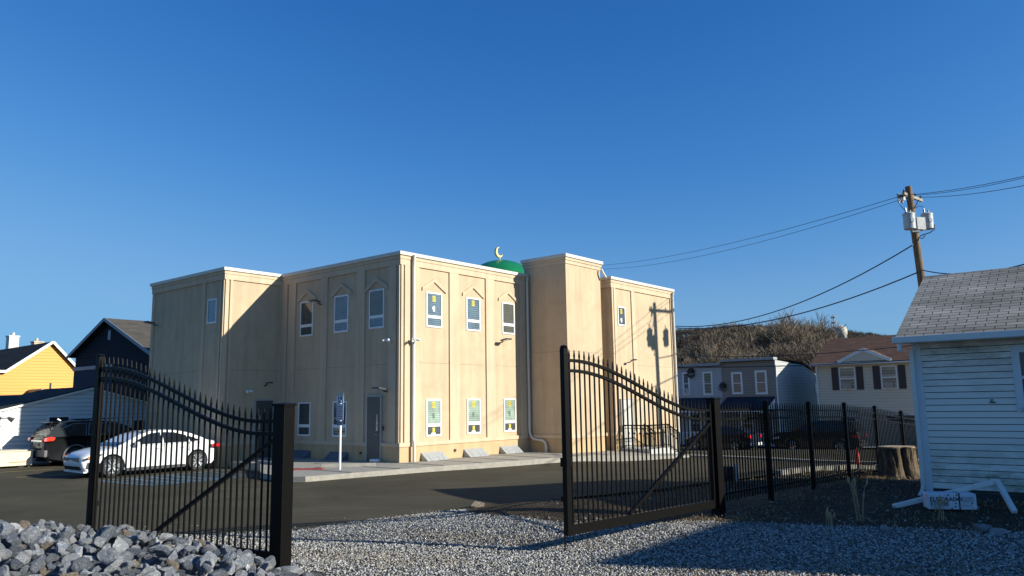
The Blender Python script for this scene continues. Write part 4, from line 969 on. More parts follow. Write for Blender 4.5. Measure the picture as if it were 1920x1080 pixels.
for k in range(26):
    a = random.uniform(0, 1); x = sp.x+.5+random.uniform(-.05, .7); y = sp.y+.1+random.uniform(-.2, .7); hgt = max(0, .62-(x-sp.x-.55)*.35)*random.random()
    L2 = random.uniform(.10, .26); r = random.uniform(.025, .06); th = random.uniform(0, 6.28); dx, dy, dz = math.cos(th)*L2, math.sin(th)*L2, random.uniform(-.3, .3)*L2
    s = MB(); z = gz(x, y)+.03+hgt; s.tube([(x-dx, y-dy, z-dz), (x+dx, y+dy, z+dz)], r, 6); o = s.build('firewood', cut if k % 3 else bark)
    tag(o, 'split log in the small woodpile between the tree stump and the cottage', 'log', 'split logs heaped by the stump')
# cone
cnx, cny = 11.34, 26.25; cz_ = gz(cnx, cny)
CN = thing('traffic_cone', 'orange-red traffic cone standing behind the black fence', 'traffic cone', (cnx, cny, cz_))
s = MB(); s.box(-.17,.17,-.17,.17,0,.03); s.lathe([(.12,.03),(.028,.66),(.02,.67)], 16, (0,0,0)); s.build('cone_body', mat('cone_red', (.75,.06,.03), .5), CN)
s = MB(); s.lathe([(.094,.2),(.073,.33)], 16); s.lathe([(.062,.42),(.05,.50)], 16); s.build('reflective_band', MT['paper'], CN)
# small utility pedestal behind the gate post
PD = thing('utility_box', 'small dark utility box with a white post behind the right gate post', 'utility box', (5.25, 19.6, gz(5.25, 19.6)))
s = MB(); s.box(-.15,.12,-.1,.1,0,.36); s.build('box', MT['blkm'], PD, bevel=.02); s = MB(); s.tube([(.2,0,0),(.2,0,.42)], .035, 8); s.build('white_post', MT['white'], PD)
# dry weeds
def weeds(px, py, Y, h, n, label):
    q = ray_pt(px, py, Y); zz = gz(q.x, q.y); t = MB()
    for k in range(n):
        a = random.uniform(0, 6.28); l = random.uniform(.0, .14); hh = h*random.uniform(.55, 1)
        p0 = Vector((q.x+.06*math.cos(a*2), q.y+.06*math.sin(a*3), zz-.04)); p1 = p0+Vector((l*math.cos(a)*.4, l*math.sin(a)*.4, hh*.6)); p2 = p0+Vector((l*math.cos(a), l*math.sin(a), hh))
        t.tube([p0, p1, p2], [.006, .004, .003], 4); t.tube([p2-Vector((0,0,.09)), p2-Vector((0,0,.04)), p2+Vector((.01,0,.02))], [.004, .016, .004], 5)
    o = t.build('dry_weed', straw[0]); tag(o, label, 'plant')
weeds(1612, 985, 12.4, .68, 9, 'tall dry seed-headed weed stalks on the dirt in front of the fence'); weeds(1560, 1000, 12.0, .3, 12, 'low dry weed tuft at the edge of the gravel, left of the tall stalks')
weeds(1770, 985, 11.9, .4, 6, 'thin bare weed stems in front of the white carton')

# ------------------------------------------------------------------ utility pole and wires
wood = mat('pole_wood', (.25,.16,.085), .85, col2=(.10,.06,.03), scale=3, bump=.5, bscale=25, stretch=(6, 6, .5))
Pt = ray_pt(1703, 350, 32.2); Pb = Pt+(ray_pt(1733, 565, 32.2)-Pt)*2.45; Pb.z = -.8
PO = thing('utility_pole', 'leaning wooden utility pole with two grey transformers rising behind the cottage roof', 'utility pole', (0, 0, 0))
s = MB(); s.tube([Pb, Pb.lerp(Pt, .5), Pt], [.19, .165, .135], 14); s.build('pole', wood, PO, smooth=50)
pd = (Pb-Pt).normalized()
side = Vector((.94, -.22, 0)).normalized()
def onp(px, py, dy=0): return ray_pt(px, py, 32.2+dy)
s = MB(); ca_, cb_ = onp(1694, 363, -.35), onp(1728, 376, 1.5); s.beam(ca_, cb_, .10, .12); s.build('crossarm', mat('weathered_arm', (.33,.28,.2), .8, var=.2), PO)
s = MB(); s.beam(onp(1714, 391, -.2), onp(1721, 377, -.25), .05, .04); s.build('arm_brace', mat('weathered_arm2', (.33,.28,.2), .8), PO)
def insul(p, h=.16):
    s = MB(); s.lathe([(.03,0),(.03,h*.3),(.06,h*.35),(.03,h*.5),(.055,h*.6),(.03,h*.75),(.02,h)], 10, p); s.build('insulator', mat('insulator', (.12,.10,.10), .3), PO)
for q in ((1695,362,-.3),(1716,369,.8),(1726,373,1.4)): insul(onp(*q))
s = MB()
for k in range(7): s.tube([onp(1683+k*2.1, 366+2*math.sin(k*2), -.1), onp(1686+k*1.6, 378+3*math.cos(k*1.7), -.15)], .035, 6)
s.tube([onp(1682,364,-.1), onp(1700,370,-.1)], .05, 6); s.build('switch_gear', mat('gear', (.22,.22,.22), .4), PO)
def transformer(px, py, dy):
    c = onp(px, py, dy); s = MB(); r = .235; H = .62
    s.lathe([(r*.8,-H/2-.02),(r,-H/2),(r,H/2-.02),(r*1.06,H/2-.02),(r*1.06,H/2+.03),(r*.7,H/2+.09),(.0,H/2+.1)], 20, c); t = s.build('transformer', mat('transformer_grey', (.42,.45,.44), .4, var=.08), PO, smooth=40)
    s = MB(); s.tube([c+Vector((-.1,0,H/2)), c+Vector((-.12,0,H/2+.3))], [.045,.03], 8); s.tube([c+Vector((.08,.05,H/2)), c+Vector((.1,.05,H/2+.22))], [.04,.03], 8); s.build('bushing', mat('bushing', (.25,.2,.18), .3), t)
    s = MB(); s.box(c.x-.06, c.x+.06, c.y-r-.05, c.y-r+.01, c.z-.05, c.z+.1); s.build('bracket', MT['galv'], t)
transformer(1705, 416, -.42); transformer(1739, 416, .62)
s = MB(); c = onp(1723, 420, -.25); s.obox(c, (.2,.05,0), (-.03,.15,0), (0,0,.26)); s.obox(onp(1716,432,-.3), (.16,.0,0), (0,.1,0), (0,0,.09)); s.tube([onp(1730,432,-.3), onp(1730,420,-.3)], .07, 8); s.build('mount_bracket', mat('mount_grey', (.28,.29,.29), .5, var=.3, scale=9), PO)
s = MB(); s.tube([onp(1752,421,-.4), onp(1752,430,-.4), onp(1744,436,-.4), onp(1728,441,-.3), onp(1722,446,-.2), onp(1730,447,-.2), onp(1735,441,-.2)], .022, 6); s.tube([onp(1684,374,-.1), onp(1688,385,-.2), onp(1698,396,-.4)], .014, 5); s.tube([onp(1716,390,-.1), onp(1724,386,-.3), onp(1731,388,-.4), onp(1733,396,-.4)], .012, 5); s.build('loose_cable', MT['blkm'], PO)
s = MB(); s.tube([onp(1731,533,0), onp(1737,526,-.1), onp(1745,526,-.2), onp(1752,532,-.3)], .035, 6); s.tube([onp(1750,530,-.3), onp(1756,534,-.3)], .06, 8); s.build('street_lamp_arm', mat('arm_alu', (.4,.42,.44), .4, metal=.5), PO)
def wire(a, b, sag, r, label, n=22):
    a, b = Vector(a), Vector(b); P = []
    for k in range(n+1):
        t = k/n; p = a.lerp(b, t); p.z -= sag*4*t*(1-t); P.append(p)
    s = MB(); s.tube(P, r, 5); o = s.build('wire', MT['wire']); tag(o, label, 'wire'); return o
MT['wire'] = mat('wire_black', (.03,.03,.035), .5)
def ext(px0, py0, Y0, px1, py1, Y1, k=1.0):
    a = ray_pt(px0, py0, Y0); b = ray_pt(px1, py1, Y1); return a, a+(b-a)*k
a, b = ext(1694, 366, 32.1, 1100, 487, 75, 1.25); wire(a, b, 1.0, .013, 'upper of the thin top power lines running left from the leaning pole')
a, b = ext(1690, 374, 32.1, 1100, 489, 75, 1.25); wire(a, b, 1.3, .012, 'lower of the thin top power lines running left from the leaning pole')
a, b = ext(1694, 366, 32.1, 1930, 328, 24); wire(a, b, .1, .011, 'topmost power line running right from the pole out of the frame')
a, b = ext(1716, 366, 33.0, 1930, 331, 24.4); wire(a, b, .1, .010, 'middle top power line running right from the pole crossarm')
a, b = ext(1726, 370, 33.6, 1930, 346, 24); wire(a, b, .1, .011, 'lowest of the three top power lines running right from the crossarm')
a, b = ext(1712, 459, 32.1, 1262, 604, 52, 1.06); wire(a, b, 1.2, .028, 'thick cable sagging left from mid-pole to behind the mosque')
a, b = ext(1722, 510, 32.1, 1262, 609, 52, 1.06); wire(a, b, .9, .03, 'lowest thick cable running left from the pole to the townhouses')
a, b = ext(1728, 506, 32.1, 1930, 493, 22); wire(a, b, .25, .022, 'cable running right from the lower pole over the cottage roof')
a, b = ext(1262, 666, 60, 1720, 647, 38); wire(a, b, .3, .02, 'thin cable crossing in front of the bare trees above the townhouses')
a, b = ext(1262, 688, 56, 1720, 674, 40); wire(a, b, .15, .028, 'cable running along the eaves of the townhouses and beige house')
# ------------------------------------------------------------------ houses of the street
def house(name, label, u, v, cat='house', z=0): x, y = W(u, v); return thing(name, label, cat, (x, y, z), bz)
dark_sh = shingles('dark_shingles', (.035,.034,.034), (.05,.048,.045), (.02,.02,.02), .35, .16, .3)
brown_sh = shingles('brown_shingles', (.18,.095,.06), (.125,.07,.045), (.06,.04,.03), .35, .16, .25, 1.5)
taupe_sh = shingles('taupe_shingles', (.12,.105,.085), (.085,.075,.06), (.07,.06,.05), .35, .16, .25)
FA = lambda a, o, z: (-o, a, z)       # front (-U) wall at local u=0
FS = lambda a, o, z: (a, -o, z)       # side (-V) wall at local v=0
# garage
G0 = house('garage', 'low white lap-sided garage half in shade behind the parked black car at the left', -9.5, 16)
poly = [(0,-.6),(9.3,-.6),(9.3,1.97),(6.07,2.78),(2.6,1.90),(0,1.35)]
s = MB(); s.prism(poly, 'y', 0, 5); s.build('wall_core', MT['core'], G0)
gs = siding_mat('garage_siding', (.66,.65,.61)); s = MB()
for P in ([(0,-.5),(9.3,-.5),(9.3,1.97),(6.07,2.78)], [(0,-.5),(6.07,2.78),(2.6,1.90),(0,1.35)]): pass
siding(s, FS, [(0,-.5),(9.3,-.5),(9.3,1.97),(6.07,2.78),(0,1.24)], .17, .014); s.build('siding_wall', gs, G0)
s = MB()
for a, b in (((-.1,1.24),(6.07,2.83)), ((6.07,2.83),(9.4,1.98))): s.beam((a[0],-.06,a[1]),(b[0],-.06,b[1]),.10,.11,up=(0,0,1))
s.build('fascia', MT['offwhite'], G0)
s = MB(); roof_plane(s, (-.2,-.12,1.28),(-.2,5.2,1.28),(6.07,5.2,2.92),(6.07,-.12,2.92)); roof_plane(s, (9.5,-.12,2.02),(9.5,5.2,2.02),(6.07,5.2,2.92),(6.07,-.12,2.92)); s.build('roof', dark_sh, G0)
s = MB(); s.box(-2,7.0,3.0,5.1,1.0,1.75); s.face([(-2,2.9,1.8),(7.4,2.9,2.2),(7.2,5.2,2.72),(-2,5.2,2.42)]); s.face([(-2,5.2,1.2),(7.2,5.2,1.2),(7.2,5.2,2.72),(-2,5.2,2.42)]); s.build('rear_roof', mat('black_roofing', (.012,.012,.014), .7), G0)
hwin(G0, FS, 4.45, 5.2, .95, 1.62, .08, MT['glass']); hwin(G0, FS, 5.5, 6.1, 1.1, 1.5, .06, MT['glass'], mull=False); hwin(G0, FS, 7.9, 8.45, -.3, 1.4, .06, mat('dark_door', (.03,.035,.04), .4), mull=False, name='side_door')
# lamp on a thin pole and cream box
LM = thing('lamp_post', 'thin pole with twin floodlights standing against the white garage wall', 'lamp post', at(-6.9, 15.4), bz)
s = MB(); s.tube([(0,0,0),(0,0,1.95)], .022, 8); s.build('pole', MT['offwhite'], LM)
for sg in (-1, 1):
    s = MB(); s.tube([(0,0,1.85),(sg*.12,-.05,1.9)], .02, 6); s.tube([(sg*.12,-.05,1.9),(sg*.3,-.1,1.78)], [.05,.11], 10); s.build('floodlight', MT['lampdk'], LM)
q = W(-7.35, 14.7); BXX = thing('storage_box', 'low cream storage box on the asphalt at the left edge, beside the black car', 'box', (q[0], q[1], gz(*q)), bz-.04)
s = MB(); s.box(-1.4,1.15,-.6,.5,.08,.62); s.build('box', mat('cream_paint', (.66,.58,.42), .55, var=.04), BXX, bevel=.02)
s = MB(); s.box(-1.43,1.18,-.63,.53,.62,.67); s.build('lid', mat('cream_lid', (.62,.55,.40), .5), BXX, bevel=.01)
s = MB(); s.box(-1.3,-.9,-.5,.4,0,.08); s.box(.7,1.1,-.5,.4,0,.08); s.build('skid', MT['blkm'], BXX)
s = MB(); s.box(.35,.95,-.604,-.601,.2,.24); s.build('faded_stripe', mat('faded_orange', (.5,.25,.12), .6), BXX)
# yellow house
Y0 = house('yellow_house', 'yellow lap-sided gable house in full sun at the far left', -5, 35)
ygl = [(0,-.5),(8.1,-.5),(8.1,4.62),(6.64,6.2),(4.3,4.42),(0,4.3)]
s = MB(); s.prism(ygl, 'y', 0, 11); s.build('wall_core', mat('yellow_gap_shade', (.30,.18,.04), .8), Y0)  # darkened yellow, paints the lap shade between courses
ys_ = siding_mat('yellow_siding', (.74,.34,.065), var=.03); s = MB(); siding(s, FS, [(0,-.5),(8.1,-.5),(8.1,4.62),(6.64,6.2),(4.3,4.42)], .19, .016); siding(s, FS, [(0,4.0),(4.3,4.42),(0,4.3)], .19, .016); siding(s, FS, [(0,-.5),(4.3,4.40),(0,4.29)], .19, .018); s.build('siding_wall', ys_, Y0)
s = MB(); roof_plane(s, (4.1,-.25,4.33),(4.1,11.2,4.33),(6.64,11.2,6.3),(6.64,-.25,6.3)); roof_plane(s, (8.4,-.25,4.42),(8.4,11.2,4.42),(6.64,11.2,6.3),(6.64,-.25,6.3)); roof_plane(s, (-.3,-.25,4.3),(-.3,11.2,4.3),(4.2,11.2,4.46),(4.2,-.25,4.4)); s.build('roof', dark_sh, Y0)
s = MB(); s.beam((4.1,-.27,4.33),(6.64,-.27,6.27),.04,.16,up=(0,0,1)); s.beam((6.64,-.27,6.27),(8.45,-.27,4.38),.04,.16,up=(0,0,1)); s.beam((-.3,-.27,4.28),(4.12,-.27,4.32),.04,.16); s.build('rake_board', MT['offwhite'], Y0)
AN = house('annex', 'small tan lean-to with a flat cap roof in front of the yellow house', .75, 33)
s = MB(); s.box(0,2.2,0,1.8,-.5,3.05); s.build('wall', mat('tan_wall', (.42,.35,.22), .8), AN); s = MB(); s.box(-.3,2.4,-.2,1.9,3.05,3.22); s.build('cap_roof', mat('tan_roof', (.32,.29,.24), .8), AN); s = MB(); s.tube([(.45,.5,3.2),(.45,.5,3.6)], .06, 8); s.build('vent_pipe', MT['lampdk'], AN)
W2 = house('white_house', 'white gable house with dark roof and two chimneys, behind the yellow house', -3, 47)
wp = [(0,-.5),(9.3,-.5),(9.3,5.6),(7.4,6.75),(1.0,3.4),(0,3.2)]
s = MB(); s.prism(wp, 'y', 0, 9); s.build('wall', mat('white_wall', (.72,.72,.70), .7), W2)
s = MB(); roof_plane(s, (0,.35,2.95),(0,9.2,2.95),(7.4,9.2,6.85),(7.4,.35,6.85)); roof_plane(s, (9.6,-.2,5.5),(9.6,9.2,5.5),(7.4,9.2,6.85),(7.4,-.2,6.85)); s.build('roof', dark_sh, W2)
s = MB(); s.box(6.9,7.6,3,3.7,6.2,7.75); s.box(6.85,7.65,2.95,3.75,7.75,7.85); s.tube([(7.25,3.3,7.8),(7.25,3.3,8.1)], .12, 8); s.build('chimney', mat('white_chimney', (.66,.64,.6), .8, var=.1), W2)
s = MB(); s.box(8.1,8.75,1.2,1.9,5.6,7.25); s.box(8.05,8.8,1.15,1.95,7.25,7.35); s.tube([(8.4,1.6,7.3),(8.4,1.6,7.6)], .1, 8); s.build('chimney', mat('buff_chimney', (.55,.45,.33), .85, var=.2), W2)
# dark blue house
Bh = house('blue_house', 'dark navy lap-sided gable house with brown-grey roof beside the mosque', 0, 17.7)
navy = siding_mat('navy_siding', (.022,.032,.042)); navy.node_tree.nodes['Principled BSDF'].inputs['Specular IOR Level'].default_value = .05; navy.node_tree.nodes['Principled BSDF'].inputs['Roughness'].default_value = .8; bp = [(0,-.6),(9.1,-.6),(9.1,4.9),(4.95,6.55),(0,4.62)]
s = MB(); s.prism(bp, 'x', 0.02, 11); s.build('wall_core', MT['blkm'], Bh)
s = MB(); siding(s, FA, [(0,4.0),(9.1,4.0),(9.1,4.9),(4.95,6.55),(0,4.62)], .16, .016); siding(s, FA, [(0,-.5),(4.2,-.5),(4.2,4.0),(0,4.0)], .16, .016); s.build('siding_wall', navy, Bh)
s = MB(); s.box(-.06,.02,4.2,9.1,-.5,4.05); s.build('flat_panel_wall', mat('slate_blue_panel', (.04,.06,.095), .8, spec=.05), Bh)
s = MB(); s.box(-.12,.02,4.2,9.15,4.05,4.24); s.build('pale_band', mat('pale_blue_band', (.20,.24,.28), .5), Bh)
s = MB(); roof_plane(s, (-.3,9.5,4.85),(11.2,9.5,4.85),(11.2,4.95,6.68),(-.3,4.95,6.68)); roof_plane(s, (-.3,-.4,4.55),(11.2,-.4,4.55),(11.2,4.95,6.68),(-.3,4.95,6.68)); s.build('roof', taupe_sh, Bh)
s = MB(); s.beam((-.33,9.52,4.8),(-.33,4.95,6.62),.04,.17,up=(0,0,1)); s.beam((-.33,-.42,4.5),(-.33,4.95,6.62),.04,.17,up=(0,0,1)); s.build('rake_board', mat('blue_grey_trim', (.20,.23,.27), .5), Bh)
s = MB(); s.box(-.03,.0,4.8,5.1,5.55,6.05); s.build('gable_vent', mat('vent_grey', (.3,.33,.36), .5), Bh)
# townhouses
def townhouse(label, v0, v1, col, wins, zt, trimc):
    T = house('townhouse', label, 34, v0); Lw = v1-v0; m_ = siding_mat('townhouse_siding', col)
    dep = 9.0
    s = MB(); s.prism([(0.02,-1.6),(dep,-1.6),(dep,zt-1.0),(5.2,zt-.15),(0.02,zt+.05)], 'y', 0, Lw-.01); s.build('wall_core', mat('lap_gap_shade', tuple(c*.35 for c in col), .9), T)  # core in a darkened siding colour, painted shade in the laps
    s = MB(); siding(s, FA, [(0,-1.4),(Lw-.01,-1.4),(Lw-.01,zt),(0,zt)], .20, .018); s.build('siding_wall', m_, T)
    s = MB(); s.box(-.38,.3,-.06,Lw-.02,zt+.05,zt+.22); s.face([(-.38,-.06,zt+.221),(-.38,Lw-.02,zt+.221),(5.2,Lw-.02,zt+.0),(5.2,-.06,zt+.0)]); s.face([(5.2,-.06,zt+.0),(5.2,Lw-.02,zt+.0),(dep+.2,Lw-.02,zt-.9),(dep+.2,-.06,zt-.9)]); s.build('roof', mat('grey_fascia', (.34,.34,.33), .6, var=.1), T)
    for a0, a1, z0, z1, gl, ac in wins:
        w_ = hwin(T, FA, a0-v0+.13, a1-v0-.13, z0+.13, z1-.13, .13, gl, trim=MT['white'])
        if ac: s = MB(); obx(s, FA, a0-v0+.16, a1-v0-.16, .0, .32, z0+.13, z0+.48); a_ = s.build('air_conditioner', MT['offwhite'], w_); s = MB(); obx(s, FA, a0-v0+.21, a1-v0-.3, .321, .325, z0+.18, z0+.43); s.build('grille', MT['blkm'], a_)
    # porch
    s = MB(); s.prism([(-1.75,1.32),(0,2.1),(0,1.98),(-1.75,1.2)], 'y', .15, Lw-.35); s.build('porch_roof', mat('dark_blue_awning', (.012,.018,.035), .5), T)
    s = MB(); s.prism([(-1.72,1.18),(0,1.96),(0,1.18)], 'y', .14, .18); s.box(-1.75,-1.66,.15,Lw-.35,1.08,1.2); s.build('porch_fascia', MT['white'], T)
    for a in (.25, Lw/2, Lw-.45): s = MB(); s.box(-1.7,-1.6,a-.05,a+.05,-1.1,1.1); s.build('porch_post', MT['white'], T)
    s = MB(); s.box(-1.68,-1.62,.3,Lw-.5,-.35,-.3)
    k = .3
    while k < Lw-.5: s.box(-1.67,-1.63,k,k+.03,-1.0,-.35); k += .16
    s.build('porch_railing', MT['white'], T)
    s = MB(); s.box(-1.75,0,.1,Lw-.3,-1.5,-1.0); s.build('porch_floor', MT['concrete'], T)
    hwin(T, FA, .5, 1.3, -1.0, .95, .08, MT['dkdoor'], mull=False, name='front_door'); hwin(T, FA, 1.8, 2.6, -.3, .9, .08, MT['glass'])
    return T
MT['dkdoor'] = mat('dark_front_door', (.03,.02,.02), .4); MT['wcur'] = blind('window_curtain', (.14,.15,.14), (.10,.11,.11), pitch=10); MT['wyel'] = blind('window_yellow_blind', (.25,.25,.12), (.18,.18,.1), pitch=10)
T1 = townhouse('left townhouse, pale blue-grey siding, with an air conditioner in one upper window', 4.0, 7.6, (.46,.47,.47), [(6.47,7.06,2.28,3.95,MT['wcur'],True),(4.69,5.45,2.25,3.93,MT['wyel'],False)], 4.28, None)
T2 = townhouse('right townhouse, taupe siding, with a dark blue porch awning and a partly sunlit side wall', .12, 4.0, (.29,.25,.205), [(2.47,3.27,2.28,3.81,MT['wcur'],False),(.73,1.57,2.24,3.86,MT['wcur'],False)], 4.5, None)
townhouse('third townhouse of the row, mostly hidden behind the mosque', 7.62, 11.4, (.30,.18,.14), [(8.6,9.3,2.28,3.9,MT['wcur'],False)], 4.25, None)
s = MB(); s.box(.1,8.8,-.03,.0,-1.4,3.3); 
T2s = siding_mat('side_siding', (.46,.45,.42)); s = MB(); siding(s, FS, [(.0,-1.4),(9.0,-1.4),(9.0,3.48),(5.2,4.33),(0,4.53)], .20, .018); s.build('side_wall', T2s, T2)
s = MB(); s.tube([(-.12,-.05,4.4),(-.12,-.05,4.2),(-.03,-.05,4.05),(-.03,-.05,-1.2)], .045, 8); s.build('downspout', MT['white'], T2)
hwin(T2, FS, 7.6, 8.1, 2.3, 3.0, .05)
def coil(v, z, r, n, label):
    s = MB(); rnd = random.Random(int(v*10))
    for k in range(n):
        a = rnd.uniform(.5, 1)*r; c = Vector((-.12-.05*rnd.random(), 0, 0)); ph = rnd.uniform(0, 6)
        s.tube([(c.x+.05*math.sin(t*2+ph), a*math.cos(t+ph)*rnd.uniform(.9,1.1), a*math.sin(t+ph)*1.0-k*.04) for t in np.linspace(0, 5.6, 12)], .02, 4)
    s.box(-.2,-.02,-.1,.1,-.1,.12)
    p = W(34, v); o = s.build('cable_coil', MT['blkm']); o.location = (p[0], p[1], z); o.rotation_euler = (0,0,bz); tag(o, label, 'cable')
coil(6.3, 3.95, .38, 7, 'black coiled cable and box hung high on the pale blue-grey townhouse'); coil(3.9, 2.95, .3, 5, 'tangle of service cables between the two townhouses')
# beige house with brown roof
E0 = house('beige_house', 'beige lap-sided house with brown shingle roof and dark shuttered windows', 35, -13.8)
bs = siding_mat('beige_siding', (.62,.53,.39), var=.03); LwE = 11.55
s = MB(); s.box(0.02,8.5,0,LwE,-1.6,4.2); s.prism([(0.02,4.15),(8.5,4.15),(4.2,5.95)], 'y', .0, LwE-.02); s.build('wall_core', mat('beige_gap_shade', (.20,.17,.12), .9), E0)  # darker beige core stands in for shade between the boards
s = MB(); siding(s, FA, [(0,-1.4),(LwE,-1.4),(LwE,4.18),(0,4.18)], .18, .018); s.build('siding_wall', bs, E0)
s = MB(); roof_plane(s, (-.45,-.3,4.16),(-.45,LwE+.25,4.16),(4.2,LwE+.25,6.1),(4.2,-.3,6.1)); roof_plane(s, (8.8,-.3,4.16),(8.8,LwE+.25,4.16),(4.2,LwE+.25,6.1),(4.2,-.3,6.1)); s.build('roof', brown_sh, E0)
s = MB(); s.box(-.56,-.46,-.3,LwE+.25,4.04,4.17); s.box(-.45,0,-.3,LwE+.2,4.05,4.075); s.build('gutter', MT['offwhite'], E0)
s = MB(); s.box(-.09,-.01,LwE-.08,LwE+.01,-1.3,4.04); s.build('corner_board', MT['offwhite'], E0)
for a0, a1 in ((-4.42+13.5, -3.42+13.5), (-6.92+13.5, -5.97+13.5)):
    w_ = hwin(E0, FA, a0+.06, a1-.06, 2.5, 3.82, .06, blind('house_window', (.20,.26,.25), (.07,.10,.10), pitch=4))
    s = MB(); obx(s, FA, a0+.25, a1-.25, 0, .3, 2.5, 2.85); s.build('air_conditioner', mat('tan_ac', (.38,.30,.22), .6), w_)
    for b0, b1 in ((a0-.48, a0-.06), (a1+.06, a1+.48)): s = MB(); obx(s, FA, b0, b1, .0, .05, 2.42, 3.9); s.build('shutter', mat('maroon_shutter', (.03,.02,.022), .5), E0)
ga = -5.15+13.5
s = MB(); s.prism([(ga-1.45,4.22),(ga+1.45,4.22),(ga,4.88)], 'x', -.52, 1.4); s.build('gable', bs, E0)
s = MB(); s.beam((-.56,ga-1.6,4.2),(-.56,ga,4.95),.06,.2,up=(0,0,1)); s.beam((-.56,ga+1.6,4.2),(-.56,ga,4.95),.06,.2,up=(0,0,1)); s.build('gable_trim', MT['offwhite'], E0)
s = MB(); roof_plane(s, (-.55,ga-1.6,4.28),(1.9,ga-1.6,4.28),(1.9,ga,5.04),(-.55,ga,5.04), .03); roof_plane(s, (-.55,ga+1.6,4.28),(1.9,ga+1.6,4.28),(1.9,ga,5.04),(-.55,ga,5.04), .03); s.build('gable_roof', brown_sh, E0)
hwin(E0, FA, 5.6, 7.4, .35, .8, .06); hwin(E0, FA, 9.3, 10.2, -1.2, .7, .08, MT['dkdoor'], mull=False, name='front_door')

